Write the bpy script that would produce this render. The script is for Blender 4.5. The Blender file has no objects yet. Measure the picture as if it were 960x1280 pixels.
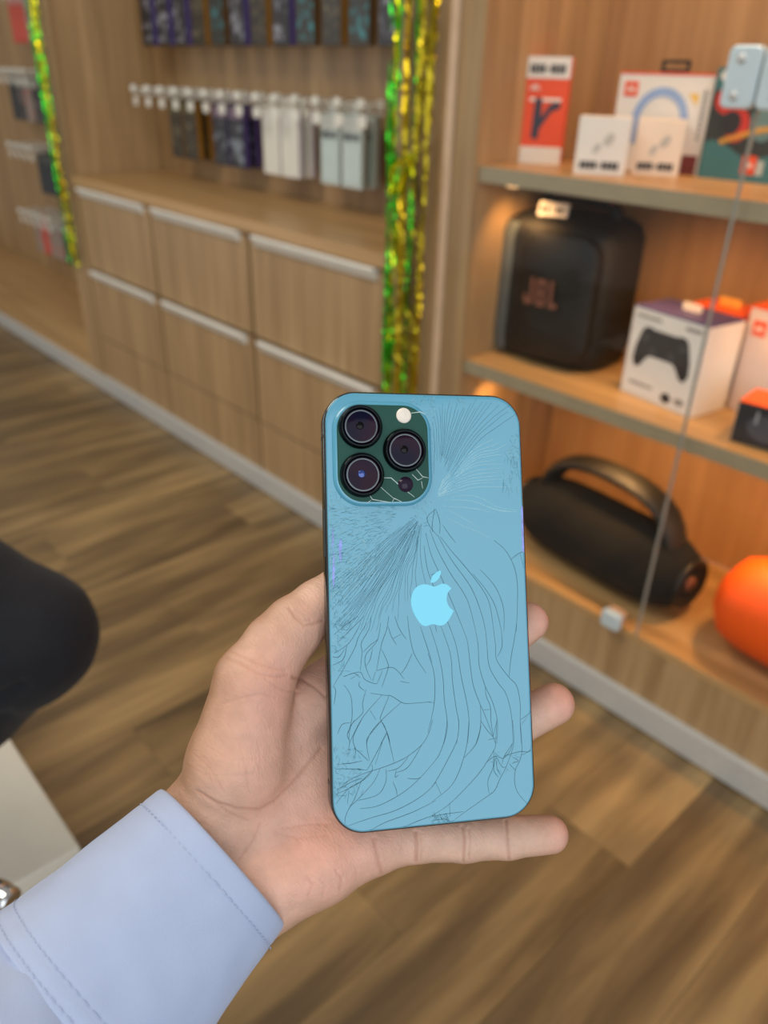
import bpy, bmesh, math, random
import numpy as np
from mathutils import Vector, Matrix, noise as mnoise
random.seed(7); np.random.seed(7)
C = bpy.context.scene.collection
S = bpy.context.scene
# ------------------------------------------------------------------ camera
EYE = 1.25                       # camera height, metres
F = 977.288                      # focal length in pixels of the 960 x 1280 frame
R = np.array([[0.67122474, 0.37927456, -0.63687373],
              [0.74085899, -0.31521817, 0.59309819],
              [0.02419288, -0.86993581, -0.49257121]])   # world <- (right, down, forward)
cam_d = bpy.data.cameras.new('camera'); cam = bpy.data.objects.new('camera', cam_d); C.objects.link(cam)
cam_d.sensor_fit = 'VERTICAL'; cam_d.sensor_height = 36.0; cam_d.lens = F/1280*36.0
cam_d.clip_start = 0.02; cam_d.clip_end = 60
cam_d.dof.use_dof = True; cam_d.dof.focus_distance = 0.2925; cam_d.dof.aperture_fstop = 8.0
Mc = Matrix.Identity(4)
for i in range(3):
    Mc[i][0] = R[i, 0]; Mc[i][1] = -R[i, 1]; Mc[i][2] = -R[i, 2]
Mc[2][3] = EYE
cam.matrix_world = Mc
S.camera = cam
S.view_settings.view_transform = 'Standard'; S.view_settings.look = 'None'
S.view_settings.gamma = 1.0; S.view_settings.use_curve_mapping = False
S.view_settings.exposure = 0.0
# ------------------------------------------------------------------ world and lights
w = bpy.data.worlds.new('shop_surroundings'); S.world = w; w.use_nodes = True
bg = w.node_tree.nodes['Background']; bg.inputs[0].default_value = (1.0, 0.95, 0.88, 1); bg.inputs[1].default_value = 0.34
def area(name, loc, look, sx, sy, power, col):
    d = bpy.data.lights.new(name, 'AREA'); d.shape = 'RECTANGLE'; d.size = sx; d.size_y = sy; d.energy = power; d.color = col
    o = bpy.data.objects.new(name, d); C.objects.link(o); o.location = loc
    o.rotation_euler = (Vector(look)-Vector(loc)).to_track_quat('-Z', 'Y').to_euler(); return o
area('shopfront_daylight', (3.3, -1.5, 2.4), (0, 0.1, 1.5), 5.2, 4.2, 122, (0.84, 0.93, 1.0))
area('left_cabinet_fill', (-4.7, -1.2, 1.2), (-2.2, 1.3, 0.8), 0.9, 2.2, 16, (0.96, 0.97, 1.0))  # added fill to brighten the left cabinets; no door is known here
area('ceiling_panel_lamp', (-1.4, -0.6, 3.2), (-1.4, -0.2, 0), 1.6, 1.2, 45, (1.0, 0.90, 0.76))
# ------------------------------------------------------------------ helpers
def ray(px, py): return np.array([(px-480)/F, (py-640)/F, 1.0])
def eye(): return np.array([0, 0, EYE])
def hz(px, py, z):               # point of a pixel's sight line on the level plane z
    d = R @ ray(px, py); return Vector(eye()+d*((z-EYE)/d[2]))
def fr(px, py, Y):               # ... on the upright plane y = Y
    d = R @ ray(px, py); return Vector(eye()+d*(Y/d[1]))

def node(nt, t, **k):
    n = nt.nodes.new(t)
    for a, v in k.items():
        if a.startswith('i_'):
            n.inputs[a[2:].replace('_', ' ')].default_value = v
        else: setattr(n, a, v)
    return n
def rgb(r, g, b):                # sRGB 0-255 -> linear
    f = lambda c: ((c/255+0.055)/1.055)**2.4 if c > 10 else c/255/12.92
    return (f(r), f(g), f(b), 1)
MATS = {}
def mat(name, col, rough=0.5, metal=0.0, var=0.06, scale=30, bump=0.0, bscale=200, coat=0.0, spec=0.5, sss=0.0, sheen=0.0):
    if name in MATS: return MATS[name]
    m = bpy.data.materials.new(name); m.use_nodes = True; nt = m.node_tree; p = nt.nodes['Principled BSDF']
    p.inputs['Roughness'].default_value = rough; p.inputs['Metallic'].default_value = metal
    p.inputs['Coat Weight'].default_value = coat; p.inputs['Specular IOR Level'].default_value = spec
    p.inputs['Sheen Weight'].default_value = sheen
    tc = node(nt, 'ShaderNodeTexCoord')
    n = node(nt, 'ShaderNodeTexNoise'); n.inputs['Scale'].default_value = scale; n.inputs['Detail'].default_value = 3
    nt.links.new(tc.outputs['Object'], n.inputs['Vector'])
    cr = node(nt, 'ShaderNodeValToRGB')
    c = col
    cr.color_ramp.elements[0].position = 0.3; cr.color_ramp.elements[1].position = 0.7
    cr.color_ramp.elements[0].color = tuple(x*(1-var) for x in c[:3])+(1,)
    cr.color_ramp.elements[1].color = tuple(min(1, x*(1+var)) for x in c[:3])+(1,)
    nt.links.new(n.outputs['Fac'], cr.inputs['Fac']); nt.links.new(cr.outputs['Color'], p.inputs['Base Color'])
    if bump:
        n2 = node(nt, 'ShaderNodeTexNoise'); n2.inputs['Scale'].default_value = bscale; n2.inputs['Detail'].default_value = 4
        nt.links.new(tc.outputs['Object'], n2.inputs['Vector'])
        b = node(nt, 'ShaderNodeBump'); b.inputs['Strength'].default_value = bump; b.inputs['Distance'].default_value = 0.002
        nt.links.new(n2.outputs['Fac'], b.inputs['Height']); nt.links.new(b.outputs['Normal'], p.inputs['Normal'])
    MATS[name] = m; return m
def wood(name, dark, light, grain=(38, 38, 1.6), rough=0.45, contrast=(0.32, 0.68), per_object=False, streak=None, spec=0.4):
    m = bpy.data.materials.new(name); m.use_nodes = True; nt = m.node_tree; p = nt.nodes['Principled BSDF']
    p.inputs['Roughness'].default_value = rough; p.inputs['Specular IOR Level'].default_value = spec
    tc = node(nt, 'ShaderNodeTexCoord'); mp = node(nt, 'ShaderNodeMapping'); mp.inputs['Scale'].default_value = grain
    nt.links.new(tc.outputs['Object'], mp.inputs['Vector'])
    vec = mp.outputs['Vector']
    if per_object:
        oi = node(nt, 'ShaderNodeObjectInfo'); ml = node(nt, 'ShaderNodeMath', operation='MULTIPLY'); ml.inputs[1].default_value = 91.0
        nt.links.new(oi.outputs['Random'], ml.inputs[0])
        ad = node(nt, 'ShaderNodeVectorMath', operation='ADD'); nt.links.new(vec, ad.inputs[0]); nt.links.new(ml.outputs[0], ad.inputs[1]); vec = ad.outputs[0]
    n = node(nt, 'ShaderNodeTexNoise'); n.inputs['Scale'].default_value = 1.0; n.inputs['Detail'].default_value = 5; n.inputs['Roughness'].default_value = 0.6
    n.inputs['Distortion'].default_value = 0.4
    nt.links.new(vec, n.inputs['Vector'])
    cr = node(nt, 'ShaderNodeValToRGB'); e = cr.color_ramp.elements
    e[0].position, e[1].position = contrast; e[0].color = dark; e[1].color = light
    nt.links.new(n.outputs['Fac'], cr.inputs['Fac']); out = cr.outputs['Color']
    if streak:                   # broad bands of another tone running with the grain
        sc, col, amt = streak
        mp2 = node(nt, 'ShaderNodeMapping'); mp2.inputs['Scale'].default_value = sc
        src = tc.outputs['Object']
        if per_object:
            ad2 = node(nt, 'ShaderNodeVectorMath', operation='ADD'); nt.links.new(src, ad2.inputs[0])
            ml2 = node(nt, 'ShaderNodeMath', operation='MULTIPLY'); ml2.inputs[1].default_value = 37.0
            nt.links.new(oi.outputs['Random'], ml2.inputs[0]); nt.links.new(ml2.outputs[0], ad2.inputs[1]); src = ad2.outputs[0]
        nt.links.new(src, mp2.inputs['Vector'])
        n2 = node(nt, 'ShaderNodeTexNoise'); n2.inputs['Scale'].default_value = 1.0; n2.inputs['Detail'].default_value = 3
        nt.links.new(mp2.outputs['Vector'], n2.inputs['Vector'])
        r2 = node(nt, 'ShaderNodeMapRange'); r2.inputs['From Min'].default_value = 0.42; r2.inputs['From Max'].default_value = 0.62; r2.inputs['To Max'].default_value = amt
        nt.links.new(n2.outputs['Fac'], r2.inputs['Value'])
        mx = node(nt, 'ShaderNodeMix', data_type='RGBA'); mx.inputs[7].default_value = col
        nt.links.new(r2.outputs[0], mx.inputs[0]); nt.links.new(out, mx.inputs[6]); out = mx.outputs[2]
    if per_object:
        hs = node(nt, 'ShaderNodeHueSaturation'); r3 = node(nt, 'ShaderNodeMapRange'); r3.inputs['To Min'].default_value = 0.86; r3.inputs['To Max'].default_value = 1.12
        nt.links.new(oi.outputs['Random'], r3.inputs['Value']); nt.links.new(r3.outputs[0], hs.inputs['Value']); nt.links.new(out, hs.inputs['Color']); out = hs.outputs[0]
    nt.links.new(out, p.inputs['Base Color'])
    b = node(nt, 'ShaderNodeBump'); b.inputs['Strength'].default_value = 0.15; b.inputs['Distance'].default_value = 0.001
    nt.links.new(n.outputs['Fac'], b.inputs['Height']); nt.links.new(b.outputs['Normal'], p.inputs['Normal'])
    MATS[name] = m; return m
def glass_mat(name, tint=(0.985, 0.99, 0.985, 1), gloss=1.0):
    m = bpy.data.materials.new(name); m.use_nodes = True; nt = m.node_tree; nt.nodes.remove(nt.nodes['Principled BSDF'])
    o = nt.nodes['Material Output']; t = node(nt, 'ShaderNodeBsdfTransparent'); t.inputs[0].default_value = tint
    g = node(nt, 'ShaderNodeBsdfGlossy'); g.inputs['Roughness'].default_value = 0.02
    nz = node(nt, 'ShaderNodeTexNoise'); nz.inputs['Scale'].default_value = 3
    mr = node(nt, 'ShaderNodeMapRange'); mr.inputs['To Min'].default_value = 0.015; mr.inputs['To Max'].default_value = 0.05
    nt.links.new(nz.outputs['Fac'], mr.inputs['Value']); nt.links.new(mr.outputs[0], g.inputs['Roughness'])
    fn = node(nt, 'ShaderNodeFresnel'); fn.inputs['IOR'].default_value = 1.45
    mx = node(nt, 'ShaderNodeMixShader'); ge = node(nt, 'ShaderNodeNewGeometry'); fb = node(nt, 'ShaderNodeMix'); fb.inputs[3].default_value = 0.0   # each pane reflects on its outer faces only
    nt.links.new(ge.outputs['Backfacing'], fb.inputs[0]); nt.links.new(fn.outputs[0], fb.inputs[2]); nt.links.new(fb.outputs[0], mx.inputs[0]); nt.links.new(t.outputs[0], mx.inputs[1]); nt.links.new(g.outputs[0], mx.inputs[2])
    nt.links.new(mx.outputs[0], o.inputs['Surface']); MATS[name] = m; return m

class MB:                        # collects shapes and links them as ONE mesh object
    def __init__(s): s.v = []; s.f = []; s.sm = []
    def add(s, v, f, smooth=False):
        n = len(s.v); s.v += [tuple(p) for p in v]; s.f += [[i+n for i in q] for q in f]; s.sm += [smooth]*len(f); return s
    def box(s, lo, hi):
        x0, y0, z0 = lo; x1, y1, z1 = hi
        return s.add([(x0,y0,z0),(x1,y0,z0),(x1,y1,z0),(x0,y1,z0),(x0,y0,z1),(x1,y0,z1),(x1,y1,z1),(x0,y1,z1)],
                     [(0,3,2,1),(4,5,6,7),(0,1,5,4),(1,2,6,5),(2,3,7,6),(3,0,4,7)])
    def prism(s, pts, y0, y1, plane='xz', smooth=False):   # polygon in a plane, given thickness along the third axis
        n = len(pts)
        P = {'xz': lambda a, b, t: (a, t, b), 'xy': lambda a, b, t: (a, b, t), 'yz': lambda a, b, t: (t, a, b)}[plane]
        v = [P(a, b, y0) for a, b in pts]+[P(a, b, y1) for a, b in pts]
        s.add(v, [list(range(n))[::-1], list(range(n, 2*n))]); s.add(v, [(i, (i+1) % n, n+(i+1) % n, n+i) for i in range(n)], smooth); return s
    def loft(s, rings, cap=True, smooth=True, closed=True):
        n = len(rings[0]); v = [p for r in rings for p in r]; f = []
        for k in range(len(rings)-1):
            for i in range(n if closed else n-1):
                j = (i+1) % n; f.append((k*n+i, k*n+j, (k+1)*n+j, (k+1)*n+i))
        s.add(v, f, smooth)
        if cap and closed: s.add(v, [list(range(n))[::-1], list(range((len(rings)-1)*n, len(rings)*n))], False)
        return s
    def tube(s, pts, r, n=8, cap=True):
        pts = [Vector(p) for p in pts]; rs = r if isinstance(r, (list, tuple)) else [r]*len(pts); rings = []
        t0 = (pts[1]-pts[0]).normalized(); u = t0.orthogonal().normalized()
        for i, p in enumerate(pts):
            t = (pts[min(i+1, len(pts)-1)]-pts[max(i-1, 0)]).normalized()
            u = (u-t*u.dot(t)).normalized(); b = t.cross(u)
            rings.append([p+(u*math.cos(a)+b*math.sin(a))*rs[i] for a in [2*math.pi*k/n for k in range(n)]])
        return s.loft(rings, cap)
    def lathe(s, prof, n=24, c=(0,0,0), axis='z', smooth=True, cap=True):     # prof: (radius, height)
        rings = []
        for r, h in prof:
            ring = []
            for k in range(n):
                a = 2*math.pi*k/n; x, y = r*math.cos(a), r*math.sin(a)
                q = {'z': (x, y, h), 'y': (x, h, -y), 'x': (h, x, y)}[axis]
                ring.append((q[0]+c[0], q[1]+c[1], q[2]+c[2]))
            rings.append(ring)
        return s.loft(rings, cap, smooth)
    def build(s, name, m, parent=None, bevel=0.0, seg=2, sub=0, loc=None, rot=None):
        me = bpy.data.meshes.new(name); me.from_pydata(s.v, [], s.f); me.materials.append(m)
        me.polygons.foreach_set('use_smooth', [bool(x) for x in s.sm])
        bm = bmesh.new(); bm.from_mesh(me); bmesh.ops.remove_doubles(bm, verts=bm.verts, dist=1e-6); bmesh.ops.recalc_face_normals(bm, faces=bm.faces); bm.to_mesh(me); bm.free()
        o = bpy.data.objects.new(name, me); C.objects.link(o)
        if parent: o.parent = parent
        if loc is not None: o.location = loc
        if rot is not None: o.rotation_euler = rot
        if bevel:
            b = o.modifiers.new('bevel', 'BEVEL'); b.width = bevel; b.segments = seg; b.limit_method = 'ANGLE'; b.angle_limit = 0.6
        if sub:
            q = o.modifiers.new('sub', 'SUBSURF'); q.levels = sub; q.render_levels = sub
        return o
def tag(o, label=None, cat=None, group=None, kind=None):
    if label: o['label'] = label
    if cat: o['category'] = cat
    if group: o['group'] = group
    if kind: o['kind'] = kind
    return o
def thing(name, label, cat, loc=(0,0,0), rz=0.0, group=None):
    o = bpy.data.objects.new(name, None); C.objects.link(o); o.location = loc; o.rotation_euler = (0, 0, rz); o.empty_display_size = 0.05
    return tag(o, label, cat, group)
def kids(o): return [c for c in bpy.data.objects if c.parent == o]
def copy_tree(o, parent=None):
    c = o.copy(); C.objects.link(c)
    if parent is not None: c.parent = parent
    for k in kids(o): copy_tree(k, c)
    return c
def rrect(w, h, r, n=6, cx=0, cy=0):
    out = []
    for (sx, sy, a0) in ((1, 1, 0), (-1, 1, 90), (-1, -1, 180), (1, -1, 270)):
        for k in range(n+1):
            a = math.radians(a0+90*k/n); out.append((cx+sx*(w/2-r)+r*math.cos(a), cy+sy*(h/2-r)+r*math.sin(a)))
    return out
def text_part(name, body, size, m, parent, loc, rot, depth=0.0004, bold=0.0):
    # heavy block capitals drawn as outlines, in the plane of a box front (x across, z up)
    G = {'J': [[(0.30, 0), (0.50, 0), (0.60, 0.10), (0.60, 1), (0.38, 1), (0.38, 0.20), (0.22, 0.20), (0.22, 0.36), (0, 0.36), (0, 0.10), (0.10, 0)]],
         'B': [[(0, 0), (0.22, 0), (0.22, 1), (0, 1)], [(0.22, 0), (0.54, 0), (0.64, 0.10), (0.64, 0.18), (0.22, 0.18)], [(0.42, 0.18), (0.64, 0.18), (0.64, 0.40), (0.54, 0.50), (0.42, 0.50)],
               [(0.22, 0.42), (0.42, 0.42), (0.42, 0.58), (0.22, 0.58)], [(0.42, 0.50), (0.54, 0.50), (0.62, 0.60), (0.62, 0.82), (0.42, 0.82)], [(0.22, 0.82), (0.62, 0.82), (0.62, 0.90), (0.52, 1), (0.22, 1)]],
         'L': [[(0, 0), (0.54, 0), (0.54, 0.20), (0.22, 0.20), (0.22, 1), (0, 1)]]}
    W = {'J': 0.60, 'B': 0.64, 'L': 0.54}; gap = 0.17; k = size*0.78; tot = sum(W[c] for c in body)+gap*(len(body)-1); x = -tot/2; b = MB()
    for c in body:
        for poly in G[c]: b.prism([((x+px)*k, (pz-0.5)*k) for px, pz in poly], -depth, depth)
        x += W[c]+gap
    return b.build(name, m, parent, loc=loc, rot=(0, 0, rot[2]))
# ================================================================== the setting
H = EYE
YF = 1.035*H                     # plane of the cabinet fronts
oak = wood('oak_laminate', rgb(152, 122, 84), rgb(188, 156, 114), (26, 26, 1.1))
oak_h = wood('oak_laminate_lying', rgb(164, 128, 82), rgb(198, 160, 110), (1.1, 26, 26), rough=0.35)
oak_back = wood('oak_back_panel', rgb(146, 116, 80), rgb(180, 148, 106), (20, 20, 1.0))
oak_case = wood('oak_case_back', rgb(164, 124, 84), rgb(192, 152, 108), (22, 22, 1.0))
oak_edge = mat('shelf_edge_band', rgb(158, 146, 120), 0.4, var=0.05)
dark_gap = mat('shadow_gap_brown', rgb(70, 56, 42), 0.7)
alu = mat('brushed_aluminium', rgb(206, 208, 206), 0.42, 0.3, var=0.04, scale=60)
alu_handle = mat('satin_handle_aluminium', rgb(244, 242, 234), 0.4, 0.1, var=0.03)
chrome = mat('chrome', rgb(220, 222, 225), 0.12, 1.0, var=0.02)
white_plastic = mat('white_plastic', rgb(232, 230, 224), 0.4, var=0.03)
black_plastic = mat('black_plastic', rgb(24, 24, 25), 0.45, var=0.15)
floor_wood = wood('rustic_vinyl_plank', rgb(100, 80, 52), rgb(184, 154, 106), (15, 1.6, 15), rough=0.42, contrast=(0.28, 0.74), per_object=True,
                  streak=((10, 1.3, 10), rgb(84, 68, 50), 0.7))

floor = MB().box((-5.6, -2.2, -0.06), (2.2, 1.9, -0.004)).build('floor', mat('floor_screed', rgb(70, 60, 48), 0.8)); tag(floor, kind='structure')
pw, pl = 0.18, 1.2
pm = None
nx = int(7.4/pw)
for i in range(nx):
    x = -5.4+i*pw
    if x > 1.5: break
    y = -2.1+((i*0.37) % 1)*pl*0.9-0.4
    while y < YF-0.01:
        y1 = min(y+pl, YF+0.04); full = y1-y > pl-1e-6
        if y1-y > 0.05:
            # skip planks the camera's surroundings can never show
            if pm is None or not full:
                o = MB().box((0, 0, -0.004), (pw-0.0008, y1-y-0.0008, 0.0)).build('plank', floor_wood, floor, bevel=0.0003, seg=1)
                if full: pm = o.data
            else:
                o = bpy.data.objects.new('plank', pm); C.objects.link(o); o.parent = floor
            o.location = (x, y, 0)
        y += pl

X = lambda h: h*H
Z = lambda h: EYE+h*H
YB = 1.335*H                     # back wall of the open bays
wall = MB().box((-5.8, YB, 0), (X(-0.93), YB+0.02, 2.15)).build('wall_back', oak_back); tag(wall, kind='structure')
tag(MB().box((-5.9, -2.2, 0), (-5.8, YB, 2.7)).build('wall_left', mat('warm_white_wall_paint', rgb(206, 200, 188), 0.8, var=0.02, bump=0.05)), kind='structure')
ZDK, ZST = Z(-0.822), Z(-0.94)
# aluminium skirting along the whole run
sk = MB().box((-5.8, YF-0.012, 0.004), (1.4, YF+0.006, ZST)).build('baseboard_front', alu, bevel=0.003); tag(sk, kind='structure')
# plinth boxes
tag(MB().box((-5.8, YF, ZST-0.02), (X(-2.642), YB-0.002, ZDK)).build('bay_plinth', oak_h, bevel=0.002), 'low wooden plinth deck under the hanging packs, left of the drawers', 'plinth')
# divider panels
tag(MB().box((X(-2.64), YF-0.004, ZST-0.02), (X(-2.537), YB-0.002, 2.15)).build('divider_panel', oak, bevel=0.002), 'wide oak side panel between the left bay and the drawers, gold tinsel at its edge', 'panel')
tag(MB().box((X(-1.105), YF-0.004, ZST-0.02), (X(-0.986), YB-0.002, 2.15)).build('divider_panel', oak, bevel=0.002), 'oak pillar panel behind the thick green and gold tinsel curtain', 'panel')
# three drawer cabinets
cols = [(-2.530, -2.075), (-2.067, -1.600), (-1.592, -1.118)]
labels = ['first oak drawer cabinet from the left, below hooks without packs', 'middle oak drawer cabinet with two long silver handles',
          'oak drawer cabinet next to the green tinsel curtain']
for (a, b), lab in zip(cols, labels):
    a, b = X(a), X(b)
    t = thing('drawer_cabinet', lab, 'cabinet', ((a+b)/2, YF, 0), group='drawer cabinets below the counter')
    hw = (b-a)/2
    MB().box((-hw, 0.022, ZST-0.02), (hw, YB-YF-0.003, Z(-0.333))).build('body', dark_gap, t)
    MB().box((-hw, 0.003, ZST-0.02), (hw, 0.021, Z(-0.802))).build('kick_panel', oak, t, bevel=0.0015)
    for zt, zb in ((-0.336, -0.573), (-0.582, -0.797)):
        d = MB().box((-hw+0.003, 0.0, Z(zb)), (hw-0.003, 0.02, Z(zt))).build('drawer', oak, t, bevel=0.0015)
        hb = MB(); z = Z(zt)
        prof = [(-0.000, z-0.030), (-0.007, z-0.027), (-0.020, z-0.005), (-0.022, z+0.001), (-0.016, z+0.004), (-0.000, z+0.002)]
        hb.prism(prof, -hw+0.035, hw-0.035, 'yz')
        hb.build('handle', alu_handle, d, bevel=0.001)
ct = MB().box((X(-2.534), YF-0.012, Z(-0.331)), (X(-1.106), YB-0.002, Z(-0.303))).build('countertop', oak_h, bevel=0.002)
tag(ct, 'long oak countertop over the drawers, below the hanging phone cases', 'countertop')
fill = MB().box((X(-1.117), YF+0.01, ZST-0.02), (X(-1.106), YF+0.03, Z(-0.333))).build('gap_shade_strip', dark_gap); tag(fill, kind='structure')  # dark filler, the shade of the recess put into its brown
# ================================================================== the lit display case on the right
X0, X1 = X(-0.985), X(0.12)
YI = YF+0.012                    # fronts of shelves
YBK = 1.36*H
case = thing('display_case', 'tall oak display case with lit shelves behind glass doors', 'cabinet', ((X0+X1)/2, YF, 0))
def inv(o, parent): o.parent = parent; o.matrix_parent_inverse = Matrix.Translation(-Vector(parent.location)); return o
inv(MB().box((X0, YF, ZST-0.02), (X(-0.918), YBK, 2.15)).build('side_panel', oak, bevel=0.002), case)
inv(MB().box((X(-0.918), YBK-0.012, ZDK), (X1, YBK, 2.15)).build('back_panel', oak_case), case)
inv(MB().box((X(-0.918), YF+0.002, ZST-0.02), (X1, YBK, ZDK-0.018)).build('plinth_panel', oak, bevel=0.002), case)
inv(MB().box((X(-0.918), YF+0.000, ZDK-0.018), (X1, YBK-0.012, ZDK)).build('deck', oak_h, bevel=0.002), case)
inv(MB().box((X1-0.02, YF+0.002, ZST), (X1, YBK, 2.15)).build('side_panel', oak, bevel=0.002), case)
inv(MB().box((X0, YF-0.004, 2.13), (X1, YBK, 2.15)).build('top_panel', oak, bevel=0.002), case)
ZS = [Z(-0.132), Z(-0.457)]
for z in ZS:
    sh = inv(MB().box((X(-0.917), YI+0.001, z-0.030), (X1-0.021, YBK-0.013, z)).build('shelf', oak_h, bevel=0.001), case)
    MB().box((X(-0.917), YI-0.001, z-0.030), (X1-0.021, YI+0.001, z)).build('edge_band', oak_edge, sh)
tag(MB().box((X0+0.003, YF-0.011, ZST), (X(-0.967), YF-0.0005, 2.15)).build('trim_2', mat('door_jamb_strip', rgb(205, 176, 146), 0.4), bevel=0.002), kind='structure')
# puck lights with their own lamps
glow = bpy.data.materials.new('warm_lamp_lens'); glow.use_nodes = True
gp = glow.node_tree.nodes['Principled BSDF']; gp.inputs['Emission Color'].default_value = (1, 0.55, 0.22, 1); gp.inputs['Emission Strength'].default_value = 5
ring_m = mat('lamp_ring', rgb(190, 170, 130), 0.3, 0.8)
def puck(x, y, z, power=2.2):
    p = inv(MB().lathe([(0.028, 0), (0.028, -0.004), (0.022, -0.006), (0.0, -0.0045)], 20, (x, y, z)).build('puck_light', ring_m), case)
    l = MB().lathe([(0.0, -0.0062), (0.019, -0.0062), (0.019, -0.0072), (0.0, -0.0085)], 16, (x, y, z)).build('lens', glow); l.parent = p
    d = bpy.data.lights.new('puck_lamp', 'SPOT'); d.energy = power; d.color = (1.0, 0.52, 0.18); d.spot_size = math.radians(125); d.spot_blend = 0.8; d.shadow_soft_size = 0.02
    o = bpy.data.objects.new('puck_lamp', d); C.objects.link(o); o.location = (x, y, z-0.012); o.rotation_euler = (0.42, 0, 0)
for zi, pw_ in ((0, 4.5), (1, 6.0)):
    for px in (-0.875, -0.62, -0.36, -0.10):
        puck(X(px), YI+0.055 if px < -0.8 else YI+0.10, ZS[zi]-0.030, pw_*(0.45 if px < -0.8 else 1))
for px in (-0.62, -0.36, -0.10): puck(X(px), YI+0.14, 2.13, 16)
# glass doors with the lock across their seam
pane = glass_mat('clear_pane'); pane_edge = mat('pane_edge', rgb(150, 150, 140), 0.25)
lock_m = mat('powder_grey_lock', rgb(205, 222, 228), 0.35, 0.2, var=0.02)
xs = X(-0.4735)
for k, (a, b, lab) in enumerate(((X(-0.964), xs-0.0012, 'clear glass door of the display case in front of the earbud boxes and black speakers'),
                                 (xs+0.0012, X1-0.002, 'clear glass door of the display case in front of the bright orange speaker'))):
    g = thing('glass_door', lab, 'door', ((a+b)/2, YF-0.008, ZDK+0.004), group='glass doors of the display case')
    hw = (b-a)/2; tag(g, kind='thing')
    MB().box((-hw, -0.0025, 0), (hw, 0.0025, 2.12-ZDK)).build('pane', pane, g)
    s = 1 if k == 0 else -1
    eb = MB().box((s*hw-0.0012, -0.0026, 0), (s*hw+0.0006, 0.0026, 2.12-ZDK)).build('polished_edge', pane_edge, g)
    zc = Z(0.002)-ZDK-0.004
    wl = 0.050
    cx = s*hw-s*(wl/2+0.0008)
    pts = rrect(wl, 0.082, 0.010, 5, cx, zc)
    lk = MB().prism(pts, -0.022, -0.0026).build('lock_plate', lock_m, g, bevel=0.003)
    for dz in (-0.024, 0.024):
        sc = MB().lathe([(0.0, -0.0245), (0.006, -0.0245), (0.0075, -0.022), (0.0075, -0.0215)], 16, (cx-s*0.004, 0, zc+dz), 'y').box((cx-s*0.004-0.005, -0.0249, zc+dz-0.0006), (cx-s*0.004+0.005, -0.0244, zc+dz+0.0006)).build('screw', alu, lk)
    if k == 1:
        MB().lathe([(0.0, -0.026), (0.010, -0.026), (0.013, -0.024), (0.013, -0.0215)], 20, (cx+0.012, 0, zc), 'y').build('key_barrel', black_plastic, lk)
    if k == 0:
        zc2 = Z(-0.806)-ZDK-0.004
        MB().prism(rrect(0.044, 0.040, 0.008, 5, X(-0.519)-(a+b)/2, zc2), -0.020, -0.0026).build('glass_clip', lock_m, g, bevel=0.004)
        MB().prism(rrect(0.040, 0.036, 0.008, 5, X(-0.519)-(a+b)/2, zc2), 0.0026, 0.014).build('glass_clip', mat('clip_inner_glow', rgb(200, 160, 130), 0.5), g, bevel=0.003)  # inner half of the clip, its tan carrying the orange glow reflected there
# ------------------------------------------------------------------ boxes and speakers on its shelves
white_card = mat('white_card', rgb(236, 233, 228), 0.45, var=0.02)
pale_card = mat('pale_peach_card', rgb(240, 226, 210), 0.45, var=0.02)
red_card = mat('orange_red_card', rgb(238, 84, 40), 0.45, var=0.03)
orange_card = mat('orange_card', rgb(248, 96, 20), 0.45, var=0.03)
ink = mat('dark_ink', rgb(44, 42, 46), 0.5); ink_pale = mat('pale_grey_ink', rgb(196, 194, 188), 0.5); ink_soft = mat('grey_ink', rgb(150, 146, 142), 0.5)
navy_ink = mat('navy_grey_print', rgb(52, 56, 76), 0.5); indigo_card = mat('indigo_card', rgb(74, 66, 116), 0.45)
teal_card = mat('teal_card', rgb(64, 118, 122), 0.4, var=0.08, scale=12); slate_card = mat('dark_slate_print', rgb(52, 58, 56), 0.45, var=0.2, scale=40)
red_print = mat('red_print', rgb(206, 56, 46), 0.45); gold_print = mat('gold_print', rgb(226, 168, 70), 0.4)
blue_print = mat('pale_blue_print', rgb(150, 180, 226), 0.45, var=0.06); white_ink = mat('white_ink', rgb(244, 236, 228), 0.5)
def spot(bl, br, z, top=None):   # where a box stands: two front bottom corners and the height of its top edge
    a, b = hz(*bl, z), hz(*br, z); d = b-a
    h = fr(*top, a.y).z-z if top else None
    return a, math.atan2(d.y, d.x), d.length, h
def carton(name, lab, cat, loc, rz, W, D, Hh, body, group=None, bevel=0.001):
    t = thing(name, lab, cat, loc, rz, group)
    MB().box((0, 0, 0), (W, D, Hh)).build('carton', body, t, bevel=bevel)
    return t
def flat(t, name, pts, m, y=-0.0004, th=0.0005): return MB().prism(pts, y-th, y).build(name, m, t)
def rect(x0, z0, x1, z1): return [(x0, z0), (x1, z0), (x1, z1), (x0, z1)]
def ell(cx, cz, a, b, n=20, rot=0.0):
    return [(cx+a*math.cos(q)*math.cos(rot)-b*math.sin(q)*math.sin(rot), cz+a*math.cos(q)*math.sin(rot)+b*math.sin(q)*math.cos(rot)) for q in [2*math.pi*k/n for k in range(n)]]
def price(t, x0, z0, W, Hh):     # price digits too soft to read, kept as dark figure-like blocks
    m = MB(); u = W/9
    for k in range(9):
        if k == 4: m.prism(rect(x0+k*u+u*0.1, z0+Hh*0.4, x0+k*u+u*0.7, z0+Hh*0.6), -0.0012, -0.0009); continue
        m.prism(rrect(u*0.82, Hh, u*0.3, 3, x0+k*u+u*0.45, z0+Hh/2), -0.0012, -0.0009)
    return m.build('price_print', ink, t)
JB = 'JBL'
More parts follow.
